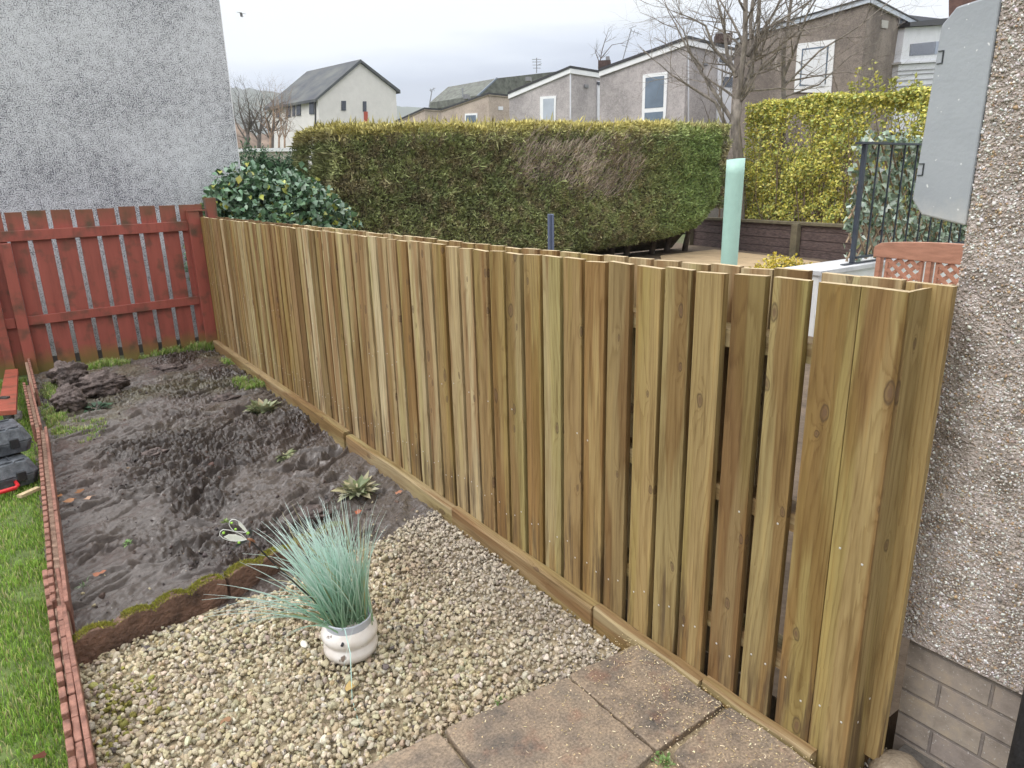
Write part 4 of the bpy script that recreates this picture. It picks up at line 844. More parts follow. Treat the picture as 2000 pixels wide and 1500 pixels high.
# ------------------------------------------------------------------ tool cases
CASE = mplain('black_case_plastic', (.05, .058, .072), .38, .4, 26, .25, 120, c2=(.11, .12, .135)); CASE2 = mplain('case_latch_plastic', (.022, .024, .028), .35, .2, 30)
REDH = mplain('red_handle_plastic', (.62, .03, .035), .35, .1, 10); YEL = mplain('yellow_sticker', (.75, .60, .05), .4, .25, 30)
def case(P, u, v, L, D, Hh, z, label, handle, sticker):
    """P = near right bottom corner; u = along the long front side to the left; v = depth to the back"""
    P = np.array([P[0], P[1], z]); Z_ = np.array([0, 0, 1.]); o = root('tool_case', label, 'tool case', P, 'black tool cases stacked on the lawn')
    def pt(a, b, c): return P+u*a+v*b+Z_*c
    mb = MB(); ch = .028; h2 = Hh*.48
    def shell(zl, zh, il, ih):
        bot = [pt(ch+il, il, zl), pt(L-ch, il, zl), pt(L-il, ch, zl), pt(L-il, D-ch, zl), pt(L-ch, D-il, zl), pt(ch, D-il, zl), pt(il, D-ch, zl), pt(il, ch+il, zl)]
        top = [pt(ch+ih, ih, zh), pt(L-ch, ih, zh), pt(L-ih, ch, zh), pt(L-ih, D-ch, zh), pt(L-ch, D-ih, zh), pt(ch, D-ih, zh), pt(ih, D-ch, zh), pt(ih, ch+ih, zh)]
        mb.add(bot+top, [tuple(range(8))[::-1], tuple(range(8, 16))]+[(i, (i+1) % 8, 8+(i+1) % 8, 8+i) for i in range(8)])
    shell(0, h2, .014, 0); mb.build('base', CASE, o, bevel=.006)
    mb = MB(); shell(h2+.003, Hh, 0, .026); 
    mb.build('lid', CASE, o, bevel=.006)
    mb = MB()
    for a in (.10, .26, .42): mb.prism([pt(a, .03, Hh-.001), pt(a+.012, .03, Hh-.001), pt(a+.012, D-.03, Hh-.001), pt(a, D-.03, Hh-.001)], (0, 0, .007))
    for b in (.05, D-.06): mb.prism([pt(.05, b, Hh), pt(L-.05, b, Hh), pt(L-.05, b+.012, Hh), pt(.05, b+.012, Hh)], (0, 0, .009))
    for c in (.028, .052): mb.prism([pt(.0, .05, c), pt(.0, D-.05, c), pt(-.006, D-.05, c), pt(-.006, .05, c)], (0, 0, .008))
    mb.build('ribs', CASE, o, bevel=.002)
    for a in (.07, .30):
        mb = MB(); mb.prism([pt(a, -.010, h2-.03), pt(a+.045, -.010, h2-.03), pt(a+.045, .012, h2-.03), pt(a, .012, h2-.03)], (0, 0, .055)); mb.build('latch', CASE2, o, bevel=.004)
    if handle:
        mb = MB(); mb.tube([pt(.125, .015, .045), pt(.128, -.035, .030), pt(.145, -.055, .028), pt(.26, -.055, .028), pt(.275, -.035, .03), pt(.28, .012, .045)], [.010, .010, .012, .012, .010, .010], 8); mb.build('handle', REDH, o, smooth=True)
    if sticker:
        mb = MB(); mb.prism([pt(.16, .06, Hh+.0005), pt(.34, .05, Hh+.0005), pt(.33, .10, Hh+.0005), pt(.17, .085, Hh+.0005)], (0, 0, .0015)); mb.prism([pt(.18, .10, Hh+.0005), pt(.31, .11, Hh+.0005), pt(.30, .15, Hh+.0005), pt(.20, .13, Hh+.0005)], (0, 0, .0015)); mb.build('sticker', YEL, o)
    return o
zc_ = -.06
a = G(84, 940, zc_); u = azv(-106); vv = azv(-16)
case(a, u, vv, .48, .33, .14, zc_, 'lower black tool case with a red carry handle on the lawn', True, False)
zc2 = zc_+.152
a2 = G(70, 878, zc2); u2 = u*math.cos(.06)+vv*math.sin(.06); v2 = np.array([-u2[1], u2[0], 0]); v2 = v2 if v2[1] > 0 else -v2
case(a2, u2, v2, .44, .30, .14, zc2, 'upper black tool case with yellow sticker on its lid', False, True)
# red plank lying beyond the cases
pk = root('red_plank', 'loose red painted plank lying on the lawn behind the black tool cases', 'plank', (-.3, 6.3, -.05))
z1, z2 = .03, .17
A1 = G(-6, 803, z2-.04); A2 = G(31, 800, z2-.04); B1 = G(10, 722, .03); B2 = G(35, 720, .03)
mb = MB(); mb.add([A1, A2, B2, B1]+[p-np.array([0, 0, .035]) for p in (A1, A2, B2, B1)], [(0, 1, 2, 3), (4, 5, 6, 7), (0, 1, 5, 4), (1, 2, 6, 5), (2, 3, 7, 6), (3, 0, 4, 7)])
mb.build('plank', REDP2, pk, bevel=.003)
blk = root('timber_offcut', 'dark wet timber offcut standing under the red plank end', 'timber offcut', (-.29, 5.6, -.09))
q1 = G(8, 826, -.07); q2 = G(25, 826, -.07)
mb = MB(); mb.prism([q1, q2, q2+np.array([0.02, .03, .0]), q1+np.array([0.02, .03, 0])], (0, .02, .19)); mb.build('block', mplain('wet_dark_timber', (.035, .035, .032), .5, .4, 12, .4, 60), blk, bevel=.004)
q = G(30, 818, -.07); tag(lump('concrete_lump', (q[0], q[1], -.05), (.05, .08, .05), mplain('pale_concrete', (.32, .31, .29), .85, .2, 20, .5, 60), 9, 'grey concrete lump on the lawn beside the dark offcut', 'concrete lump', amp=.3, sub=2))

# ------------------------------------------------------------------ neighbour's garden: tube, post, low wall, railing, bench
tg = OY(1424, 515, 4.0)
TUBE = mplain('tree_guard_plastic', (.42, .66, .58), .45, .06, 5, .15, 30)
tp = OY(1439, 311, 4.0)
tr_ = root('tree_guard', 'tall mint green plastic tree guard tube standing behind the fence', 'tree guard', (tg[0], tg[1], -.02))
mb = MB(); k = 28; n = 14; vs = []
for i in range(n+1):
    t = i/n; z = -.02+(tp[2]+.02)*t; r = .066+.008*t; 
    for j in range(k):
        a_ = 2*math.pi*j/k; rr = r*(1+.05*math.cos(2*a_+1+t)+.02*math.sin(5*a_+t*6)); vs.append((tg[0]+(tp[0]-tg[0])*t*0+rr*math.cos(a_), tg[1]+rr*math.sin(a_), z+(.008*math.cos(a_) if i == n else 0)))
mb.add(vs, [(i*k+j, i*k+(j+1) % k, (i+1)*k+(j+1) % k, (i+1)*k+j) for i in range(n) for j in range(k)]); o = mb.build('tube', TUBE, tr_, smooth=True)
s_ = o.modifiers.new('thick', 'SOLIDIFY'); s_.thickness = .003
bp = OY(1075, 418, 5.0); mb = MB(); mb.box((bp[0]-.026, 5.0-.012, -.02), (bp[0]+.030, 5.012, bp[2])); mb.box((bp[0]+.002, 5.0-.036, -.02), (bp[0]+.014, 4.9875, bp[2]-.004)); tag(mb.build('plastic_post', mplain('slate_blue_plastic', (.13, .16, .24), .5, .1, 5), bevel=.003), 'slim slate blue plastic post sticking up behind the fence, left of the tree guard', 'post')
# low white wall
ww = root('garden_wall', 'low white painted garden wall carrying the dark railing', 'garden wall', (9, 3.7, 0))
wz = .70; wl = OY(1600, 526, 3.5)[0]
mb = MB(); mb.box((wl, 3.5, -.18), (12.3, 3.80, wz-.045)); mb.box((wl, .9, -.18), (wl+.22, 3.498, .30)); mb.build('wall', WHITEW, ww)
mb = MB(); mb.box((wl-.02, 3.47, wz-.044), (12.3, 3.86, wz)); mb.build('coping', mplain('pale_coping', (.55, .56, .58), .7, .15, 5, .2, 40), ww, bevel=.004)
STEEL = mplain('railing_paint', (.045, .055, .075), .45, .2, 10)
rl = root('railing', 'dark painted steel railing with square bars on the low white wall', 'railing', (8, 3.62, wz))
ry = 3.56; rx0 = OY(1688, 300, ry)[0]; zt_ = OY(1690, 279, ry)[2]
mb = MB(); mb.box((rx0-.018, ry-.02, wz+.012), (rx0+.018, ry+.02, zt_-.012)); mb.build('end_post', STEEL, rl, bevel=.003)
mb = MB(); mb.box((rx0-.12, ry-.03, zt_-.011), (11.8, ry+.03, zt_+.008)); mb.build('top_rail', STEEL, rl)
mb = MB(); mb.box((rx0-.16, ry-.025, wz+.004), (11.8, ry+.025, wz+.0118)); mb.box((rx0+.036, ry-.02, wz+.05), (11.8, ry+.02, wz+.07)); mb.build('bottom_rail', STEEL, rl)
xb = rx0+.245
while xb < 11.7:
    mb = MB(); mb.box((xb-.0065, ry-.0065, wz+.0705), (xb+.0065, ry+.0065, zt_-.0115)); mb.build('bar', STEEL, rl); xb += .245
# ivy screen behind the railing
iv = root('ivy_screen', 'expanding willow trellis screen covered with grey green artificial ivy behind the railing', 'screen', (8.5, ry+.08, wz))
mb = MB(); 
for s in (-1, 1):
    x = 6.0
    while x < 12.2:
        x2 = x+s*.75*(zt_-wz)/1.0; a_ = np.array([x, ry+.07+.008*s, wz+.02]); b_ = np.array([x2, ry+.07+.008*s, zt_])
        if min(a_[0], b_[0]) > rx0-.02 and max(a_[0], b_[0]) < 12: mb.bar(a_, b_, .016, .006, up=(0, 1, 0))
        elif max(a_[0], b_[0]) > rx0:
            t = (rx0-a_[0])/(b_[0]-a_[0]+1e-9); c_ = a_+(b_-a_)*t
            if 0 < t < 1: mb.bar(c_, b_ if s > 0 else a_, .016, .006, up=(0, 1, 0))
        x += .17
mb.build('trellis', mplain('willow_lath', (.36, .26, .17), .7, .2, 9), iv)
n = 9000; x = RS.uniform(rx0+.03, 11.8, n); z = wz+.02+RS.uniform(0, 1, n)*(zt_-wz+.07); dens = fbm(x*2.4, z*2.4, 3, 15); kp = RS.uniform(size=n) < np.clip((dens-.30)*4, .15, 1); x, z = x[kp], z[kp]; n = len(x)
P = np.stack([x, ry+.10+RS.uniform(-.05, .04, n), z], -1); D = RS.normal(size=(n, 3))*np.array([1, .5, 1])+np.array([0, -.3, -.5]); D /= np.linalg.norm(D, axis=1)[:, None]; N_ = RS.normal(size=(n, 3))*.5+np.array([0, -1, .3])
leaves(P, D, N_, RS.uniform(.05, .085, n), RS.uniform(.025, .038, n), gcols(n, [(.27, .36, .26), (.37, .46, .35), (.18, .26, .18), (.55, .62, .54), (.40, .38, .15)], [4, 4, 3, 2, .5]), 'ivy', iv, mat=mattr('ivy_leaf', .4, .5))
# bench
BM = mplain('bench_teak_stain', (.42, .21, .14), .5, .15, 6, .2, 60, stretch=(1, 1, 6), c2=(.46, .24, .165))
zb_ = .97; b0 = G(1708, 474, zb_); b1 = G(1879, 487, zb_); bd = b1-b0; bd[2] = 0; vis = np.linalg.norm(bd); bd /= vis; bn = np.array([-bd[1], bd[0], 0]); bn = bn if bn[0] < 0 else -bn
BL = 1.45; up = np.array([0, 0, 1.])
bench = root('garden_bench', 'red brown wooden bench with lattice back behind the near end of the fence', 'bench', (b0+bd*BL/2)*[1, 1, 0])
def bx(a0, a1, z0, z1, d0, d1, nm, lean=0):
    mb = MB(); P = b0*[1, 1, 0]; mb.obox(P+bd*(a0+a1)/2+bn*(d0+d1)/2+up*(z0+z1)/2, bd*(a1-a0)/2, bn*(d1-d0)/2, up*(z1-z0)/2); return mb.build(nm, BM, bench, bevel=.004)
mb = MB(); P = b0*[1, 1, 0]
N = 24; poly = [P+bd*0+up*(zb_-.115)]
for i in range(N+1):
    t = i/N; poly.append(P+bd*(BL*t)+up*(zb_-.012+.05*math.sin(math.pi*t)**.6*1.0 if 0 < i < N else zb_-.03))
poly.append(P+bd*BL+up*(zb_-.115))
mb.prism(poly, bn*-.03); mb.build('top_rail', BM, bench, bevel=.006)
for a0 in (.03, .485, .94, 1.38): bx(a0, a0+.045, .0 if a0 in (.03, 1.38) else .40, zb_-.116, -.045, -.002, 'back_post')
bx(.086, 1.379, .50, .56, -.040, -.010, 'lower_back_rail')
for s0, s1 in ((.115, .455), (.56, .91), (1.0, 1.36)):
    for a in (s0, s1-.03): bx(a, a+.028, .561, zb_-.117, -.036, -.012, 'back_stile')
    mb = MB(); H_ = zb_-.117-.561; k0 = s0+.03; k1 = s1-.03; stp = .105
    for sg in (1, -1):
        c = k0-H_*1.3
        while c < k1+H_*1.3:
            pa = np.array([c, 0.]); pb = np.array([c+sg*H_*1.25, H_]); 
            ts = [0., 1.]; 
            lo, hi = (k0, k1)
            dx_ = pb[0]-pa[0]; t0 = max(0, min((lo-pa[0])/dx_, (hi-pa[0])/dx_)); t1 = min(1, max((lo-pa[0])/dx_, (hi-pa[0])/dx_))
            if t1-t0 > .05:
                qa = pa+(pb-pa)*t0; qb = pa+(pb-pa)*t1; off = -.020-.006*sg
                mb.bar(P+bd*qa[0]+up*(.561+qa[1])+bn*off, P+bd*qb[0]+up*(.561+qb[1])+bn*off, .03, .010, up=tuple(np.cross(bn, (pb[0]-pa[0])*bd+H_*up)))
            c += stp
    mb.build('lattice', BM, bench)
for k in range(6): bx(.02, 1.44, .43, .455, .03+k*.075, .09+k*.075, 'seat_slat')
for a0 in (.03, 1.38): bx(a0, a0+.055, 0, .64, .44, .49, 'front_leg'); bx(a0-.01, a0+.065, .641, .665, -.0, .50, 'armrest')
# ------------------------------------------------------------------ sleeper retaining wall
rw = root('sleeper_wall', 'dark timber sleeper retaining wall with upright posts below the yellow hedge', 'retaining wall', (RA+RB)/2*[1, 1, 0])
SLP = mplain('creosoted_sleeper', (.075, .050, .048), .75, .4, 9, .6, 40, stretch=(1, 1, 5), c2=(.12, .085, .08)); CAPM = mplain('weathered_cap', (.15, .13, .085), .8, .3, 8, .4, 50)
LW = np.linalg.norm(RB-RA)
for zi, (za, zb) in enumerate(((-.1, .13), (.137, .31), (.317, .48), (.487, .60))):
    mb = MB(); mb.obox((RA+RB)/2+[0, 0, (za+zb)/2]+rn*(.06+.008*(zi % 2)), rt*LW/2, rn*.055, (0, 0, (zb-za)/2)); mb.build('sleeper', SLP, rw, bevel=.008)
mb = MB(); mb.obox((RA+RB)/2+[0, 0, .635]+rn*.05, rt*LW/2, rn*.09, (0, 0, .03)); mb.build('cap_board', CAPM, rw, bevel=.006)
def on_line(px): # position along the wall seen at photo x
    d = ray(px, 480); A_ = np.array([[rt[0], -d[0]], [rt[1], -d[1]]]); s = np.linalg.solve(A_, -(RA[:2]-0)); return s[0]
for px in (1350, 1556, 1700):
    s = on_line(px); c = RA+rt*s-rn*.055
    mb = MB(); mb.obox(c+[0, 0, .24], rt*.085, rn*.055, (0, 0, .40)); mb.build('post', CAPM, rw, bevel=.01)
# ------------------------------------------------------------------ hedges
def shell_points(n, lo, hi, weights):
    """points on box faces; returns P, normal"""
    lo = np.array(lo); hi = np.array(hi); f = RS.choice(6, n, p=np.array(weights)/sum(weights)); P = lo+RS.uniform(size=(n, 3))*(hi-lo); N_ = np.zeros((n, 3))
    for k in range(6):
        m_ = f == k; ax = k//2; P[m_, ax] = (lo, hi)[k % 2][ax]; N_[m_, ax] = (-1, 1)[k % 2]
    return P, N_
def hx0(z): return 3.42
HB_LO = np.array([3.9, 10.0, .16]); HB_HI = np.array([12.75, 11.5, 2.45])
def htop(x): return np.interp(x, [3.4, 5, 8, 10, 12.8], [2.34, 2.43, 2.53, 2.585, 2.62])
def hbot(x): return np.interp(x, [3.4, 8, 10, 11.2, 12.2, 12.8], [.16, .18, .27, .36, .56, .95])
hg = root('conifer_hedge', 'long clipped dark conifer hedge with yellow green top and a bare brown patch', 'hedge', (8, 10.75, 0))
n = 150000
P, N_ = shell_points(n, (0, 0, 0), (1, 1, 1), [1.6, 2.2, 10, .0001, .0001, 3.2])
xw = 3.95+P[:, 0]*(12.75-3.95); fy = P[:, 1]; z = hbot(xw)+P[:, 2]*(htop(xw)-hbot(xw)); y = 10+fy*1.5
# rounding of corners, bulges and leaning ends
lump_ = (fbm(xw*1.1, z*1.3+y, 4, 101)-.5)*.42+(fbm(xw*4, z*4+y*4, 3, 103)-.5)*.24
rnd_c = lambda t, r: r*np.clip(1-t/r, 0, 1)**2*.6
x = xw+N_[:, 0]*lump_; y = y+N_[:, 1]*lump_; z2_ = z+N_[:, 2]*lump_*.35
tz = htop(xw)-z; y = y+np.where(N_[:, 1] < 0, rnd_c(tz, .22)+rnd_c(z-hbot(xw), .35)*1.2+rnd_c(12.75-xw, .5)+rnd_c(xw-3.95, .4), 0)
depth = RS.exponential(.035, n); P = np.stack([x, y, z2_], -1)-N_*depth[:, None]
def patch(cx, cz, rx, rz, s): return np.clip(1.25-((xw-cx)/rx)**2-((z-cz)/rz)**2+(fbm(xw*3, z*3, 3, s)-.5)*1.2, 0, 1)
front = N_[:, 1] < 0
pt1 = OY(1170, 330, 10.); pt2 = OY(1060, 315, 10.)
br_ = np.where(front, np.maximum(patch(pt1[0], pt1[2], 1.15, .55, 7)*1.0, patch(pt2[0], pt2[2], .75, .5, 8)*.8), 0); br_ = np.clip(br_*1.0, 0, .66)
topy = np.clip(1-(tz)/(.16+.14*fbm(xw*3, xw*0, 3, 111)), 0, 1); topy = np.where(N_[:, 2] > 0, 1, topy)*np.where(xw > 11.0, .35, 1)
mot = fbm(xw*2.2, z*2.6+y, 4, 121); mot2 = fbm(xw*9, z*9, 3, 122)
cg_ = np.array([.062, .088, .030])[None]*(1-mot[:, None])+np.array([.135, .145, .050])[None]*mot[:, None]; brn = np.array([.105, .078, .046])
bm_ = np.clip((mot2-.46)*4, 0, 1)[:, None]*.7; cg_ = cg_*(1-bm_)+brn*bm_
grn_ = np.clip((xw-10.3)/1.3, 0, 1)[:, None]*front[:, None]*.7; cg_ = cg_*(1-grn_)+np.array([.085, .14, .035])*grn_*(.6+mot2[:, None]*.8)
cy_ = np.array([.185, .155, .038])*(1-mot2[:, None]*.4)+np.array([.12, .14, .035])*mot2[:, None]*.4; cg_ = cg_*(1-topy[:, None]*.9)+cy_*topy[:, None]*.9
cb_ = np.array([.135, .108, .088])*(.5+mot2[:, None]); pb_ = RS.uniform(size=n) < br_; cg_[pb_] = cb_[pb_]
cg_ *= (1+RS.normal(size=(n, 1))*.28); gr_ = cg_.mean(1, keepdims=True)*np.array([1.12, 1.0, .8]); cg_ = np.clip((cg_*.72+gr_*.28)*3.5, .008, 1)
cg_ *= (1-.55*np.clip(depth/.12, 0, 1))[:, None]*0+1
keep = ~(pb_ & (RS.uniform(size=n) < .55)); P, N_, cg_, pb_ = P[keep], N_[keep], cg_[keep], pb_[keep]; n = len(P)
D = N_*.8+RS.normal(size=(n, 3))*.55+np.array([0, 0, .35]); D[pb_] = RS.normal(size=(pb_.sum(), 3))*.25+np.array([.45, -.25, .8]); D /= np.linalg.norm(D, axis=1)[:, None]
L = RS.uniform(.035, .085, n); L[pb_] = RS.uniform(.10, .24, pb_.sum()); W_ = np.where(pb_, .004, RS.uniform(.006, .013, n))
lng = RS.uniform(size=n) < np.where(N_[:, 2] > 0, .05, .014); L[lng] *= 2.6
S = np.cross(D, RS.normal(size=(n, 3))); S /= np.linalg.norm(S, axis=1)[:, None]; S *= W_[:, None]
V = np.stack([P-S*.6, P+S*.6, P+D*(L*.55)[:, None]+S, P+D*L[:, None], P+D*(L*.55)[:, None]-S], 1).reshape(-1, 3); i = np.arange(n)[:, None]*5
F3 = np.concatenate([i+np.array([[0, 1, 2]]), i+np.array([[0, 2, 4]]), i+np.array([[4, 2, 3]])])
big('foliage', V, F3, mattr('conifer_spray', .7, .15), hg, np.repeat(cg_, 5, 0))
mb = MB(); xs_ = np.linspace(4.12, 12.55, 40); vs = []
for i_, xx in enumerate(xs_):
    e = .25*max(0, 1-(12.55-xx)/.5); 
    dent = .22*math.exp(-((xx-pt1[0])/1.0)**2)+.10
    for (yy, zc) in ((10.12+e+dent, hbot(xx)+.06), (10.10+e+dent, htop(xx)-.25), (10.30+e, htop(xx)-.10), (xx*0+11.3, htop(xx)-.10), (11.3, .0)): vs.append((xx, yy, zc))
fs = [(i_*5+j, i_*5+(j+1) % 5, i_*5+5+(j+1) % 5, i_*5+5+j) for i_ in range(39) for j in range(5)]+[(0, 1, 2, 3, 4), tuple(39*5+j for j in range(5))[::-1]]
mb.add(vs, fs); mb.build('dark_core', mplain('hedge_core', (.14, .12, .08), 1, .5, 10, .8, 30), hg)  # solid core added as dark backdrop for the gloom in and under the hedge
BARK = mplain('rough_bark', (.13, .105, .085), .9, .4, 12, .8, 40, stretch=(1, 1, .4))
for xx in np.arange(4.4, 12.6, .62):
    mb = MB(); x_ = xx+random.uniform(-.1, .1); mb.tube([(x_, 10.75, -.05), (x_+.05, 10.7, .4), (x_, 10.7, 1.2)], [.07, .055, .04], 8); mb.build('trunk', BARK, hg, smooth=True)
# laurel bush at the corner
def bush(name, label, c, r, n, L, pal, wts, cat='shrub', shell=.5, lw=.42, mat=None, ylim=None, cut=.36, fr=2.2):
    v = RS.normal(size=(n, 3)); v /= np.linalg.norm(v, axis=1)[:, None]; v[:, 2] = np.abs(v[:, 2])*1.0-.15*RS.uniform(size=n)
    rad_ = (1-RS.uniform(0, 1, n)**1.6*shell)*(1+.38*(fbm(v[:, 0]*fr+5, v[:, 1]*fr+v[:, 2]*fr+2, 3, 5)-.5)); P = np.array(c)+v*np.array(r)*rad_[:, None]
    kp = fbm(P[:, 0]*7, P[:, 2]*7+P[:, 1]*5, 2, 33) > cut; kp |= rad_ < .8; P, v = P[kp], v[kp]; k = len(P)
    D = v*.5+RS.normal(size=(k, 3))*.6+np.array([0, -.1, .1]); D /= np.linalg.norm(D, axis=1)[:, None]; N_ = v*.7+RS.normal(size=(k, 3))*.5+np.array([0, 0, .6]); N_ /= np.linalg.norm(N_, axis=1)[:, None]
    o = root(name, label, cat, (c[0], c[1], 0)); l_ = RS.uniform(.7, 1.15, k)*L
    leaves(P, D, N_, l_, l_*lw*.62, gcols(k, pal, wts, .18), 'foliage', o, mat=mat)
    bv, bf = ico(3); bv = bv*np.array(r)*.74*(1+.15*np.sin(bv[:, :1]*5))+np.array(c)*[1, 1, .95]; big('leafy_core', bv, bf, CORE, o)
    mb = MB()
    for q in range(9):
        a = RS.uniform(0, 6.28); mb.tube([(c[0]+.05*math.cos(a), c[1]+.05*math.sin(a), -.02), (c[0]+r[0]*.3*math.cos(a), c[1]+r[1]*.3*math.sin(a), c[2]*.7), (c[0]+r[0]*.72*math.cos(a), c[1]+r[1]*.72*math.sin(a), c[2]+r[2]*.45)], [.022, .014, .006], 5)
    mb.build('stems', BARK, o); return o
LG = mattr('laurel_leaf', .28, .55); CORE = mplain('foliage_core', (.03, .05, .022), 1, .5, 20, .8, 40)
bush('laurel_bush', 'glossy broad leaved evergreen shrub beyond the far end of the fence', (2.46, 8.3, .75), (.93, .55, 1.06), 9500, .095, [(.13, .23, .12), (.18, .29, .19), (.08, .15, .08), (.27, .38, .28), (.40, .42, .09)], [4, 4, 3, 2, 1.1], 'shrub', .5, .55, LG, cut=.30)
bush('golden_shrub', 'small golden yellow shrub between tree guard and white wall', (6.25, 4.15, .38), (.40, .34, .40), 3800, .035, [(.62, .50, .05), (.50, .42, .06), (.36, .32, .08), (.70, .52, .08)], [4, 4, 2, 2], 'shrub', .35, .5, LEAFM, cut=.2)
for (px, h_, s, lab) in ((497, 2.72, .60, 'left dark conifer shrub beside the harled house corner'), (532, 2.55, .55, 'second dark conifer shrub, just right of the left one'), (572, 2.5, .5, 'dark conifer shrub partly behind the left end of the hedge')):
    q = OD(px, 300, 20.5)
    bush('conifer_shrub', lab, (q[0], q[1], .6), (s, s, h_-.5), 8000, .13, [(.07, .15, .075), (.09, .18, .08), (.05, .10, .055)], [3, 2, 3], 'conifer shrub', .45, .22, cut=.33)['group'] = 'dark conifer shrubs'
# yellow privet hedge
yh = root('yellow_hedge', 'clipped golden yellow privet hedge above the sleeper wall', 'hedge', (14.2, 7.8, .6))
def on_line2(px, off):
    d = ray(px, 300); p0 = RA+rn*off; A_ = np.array([[rt[0], -d[0]], [rt[1], -d[1]]]); return p0+rt*np.linalg.solve(A_, -p0[:2])[0]
ea = on_line2(1452, .40); eb = RB+rt*3.2+rn*.40
def ztop_at(px, py): q = on_line2(px, .40); d = ray(px, py); return CAMH+d[2]*np.linalg.norm(q[:2])/math.hypot(d[0], d[1]), np.linalg.norm(q-ea)/np.linalg.norm(eb-ea)
ZT = [ztop_at(1455, 196), ztop_at(1560, 184), ztop_at(1690, 182), ztop_at(1805, 182)]
n = 82000; t = RS.uniform(0, 1, n); Ly = np.linalg.norm(eb-ea); q = RS.uniform(0, 1, n); z = .62+RS.uniform(0, 1, n)*2.5; dep = RS.exponential(.12, n)
topf = q < .20; endf = (q > .20) & (q < .27)
lum = (fbm(t*Ly*1.6, z*1.8, 4, 151)-.5)*.5+(fbm(t*Ly*6, z*6, 2, 152)-.5)*.2
zt2 = np.interp(t, [b_ for a_, b_ in ZT], [a_ for a_, b_ in ZT])-.03+(fbm(t*Ly*1.2, t*0, 3, 155)-.5)*.22
zz3 = np.where(topf, zt2-dep*.6, np.minimum(z, zt2)); dd = np.where(topf, RS.uniform(0, 1.1, n), dep-lum); tt = np.where(endf, RS.uniform(-.004, .012, n), t); dd = np.where(endf, RS.uniform(0, 1.1, n), dd)
P = ea+(eb-ea)*tt[:, None]+rn*dd[:, None]+np.array([0, 0, 1])*(zz3+np.where(topf, lum*.3, 0))[:, None]
gapm = fbm(t*Ly*1.3+4, z*1.3, 3, 161); kp = topf | endf | (RS.uniform(size=n) < np.clip((gapm-.34)*6, .16, 1)); P, kk = P[kp], gapm[kp]; n = len(P)
D = RS.normal(size=(n, 3))*.6-rn*.3+np.array([0, 0, .3]); D /= np.linalg.norm(D, axis=1)[:, None]; N_ = RS.normal(size=(n, 3))*.5-rn*.6+np.array([0, 0, .6]); N_ /= np.linalg.norm(N_, axis=1)[:, None]
hz = np.clip((P[:, 2]-.6)/2.4, 0, 1)[:, None]; cY = gcols(n, [(.66, .60, .13), (.54, .54, .13), (.38, .45, .13), (.78, .71, .22), (.30, .33, .12)], [4, 4, 3, 2, 2], .16)
leaves(P, D, N_, RS.uniform(.05, .085, n), RS.uniform(.018, .028, n), cY, 'foliage', yh)
mb = MB()
for k in range(420):
    s = random.random(); c = ea+(eb-ea)*s+rn*random.uniform(.0, 1.0); a = random.uniform(0, 6.28)
    p1 = c+np.array([random.uniform(-.25, .25), random.uniform(-.25, .25), random.uniform(.5, 1.3)]); p2 = p1+np.array([random.uniform(-.3, .3), random.uniform(-.3, .3), random.uniform(.4, 1.0)])
    c[2] = .55; p1[2] = min(p1[2]+.6, 2.2); p2[2] = min(p2[2]+.6, 2.6); mb.tube([c, p1, p2], [.014, .009, .004], 4, cap=False)
mb.build('twigs', mplain('privet_twig', (.17, .13, .09), .85, .3, 9), yh)
sp_ = []; 
for px in (1665, 1672, 1690, 1712, 1722, 1740, 1752, 1780, 1800): sp_.append(px)
PP = []; mb = MB()
for px in sp_:
    hgt = {1672: 118, 1712: 112}.get(px, 150)+random.uniform(-6, 12); b_ = OD(px, 190, 15.2); t_ = OD(px+random.uniform(-8, 8), hgt, 15.2); mb.tube([b_, (b_+t_)/2+[0.02, 0, 0], t_], [.006, .005, .003], 4)
    for k in range(26): s = random.random(); PP.append(b_+(t_-b_)*(.1+.9*s)+np.array([random.uniform(-.06, .06), random.uniform(-.06, .06), 0]))
mb.build('tall_shoots', BARK, yh); PP = np.array(PP); k = len(PP); D = RS.normal(size=(k, 3)); D /= np.linalg.norm(D, axis=1)[:, None]
leaves(PP, D, RS.normal(size=(k, 3)), RS.uniform(.05, .09, k), RS.uniform(.02, .03, k), gcols(k, [(.42, .40, .08), (.33, .34, .10)], [1, 1]), 'shoot_leaves', yh)
# ------------------------------------------------------------------ bare trees
def twigs(mb, p, d, L, r, dep, k=4, spread=.55, upb=.12, rng=random):
    n = 3 if dep > 0 else 2; pts = [p]; rs = [r]; q = p.copy(); dd = d.copy()
    for i in range(n):
        dd = dd+np.array([rng.gauss(0, .16), rng.gauss(0, .16), rng.gauss(0, .12)+upb*.5]); dd /= np.linalg.norm(dd); q = q+dd*L/n; pts.append(q.copy()); rs.append(r*(1-.5*(i+1)/n))
    mb.tube(pts, rs, max(3, k), cap=False)
    if dep <= 0: return
    m_ = rng.choice((2, 3, 3))
    for j in range(m_):
        i = rng.choice(range(1, n+1)); s = np.array([rng.gauss(0, 1), rng.gauss(0, 1), rng.gauss(0, .7)]); s -= dd*(s@dd); s /= np.linalg.norm(s)+1e-9
        nd = dd*(1-spread*.5)+s*spread*rng.uniform(.7, 1.3); nd /= np.linalg.norm(nd); twigs(mb, pts[i], nd, L*rng.uniform(.55, .85), rs[i]*.72, dep-1, 3, spread, upb, rng)
TREEM = mplain('grey_bark', (.165, .145, .125), .9, .4, 10, .7, 30, stretch=(1, 1, .5), c2=(.25, .22, .19))
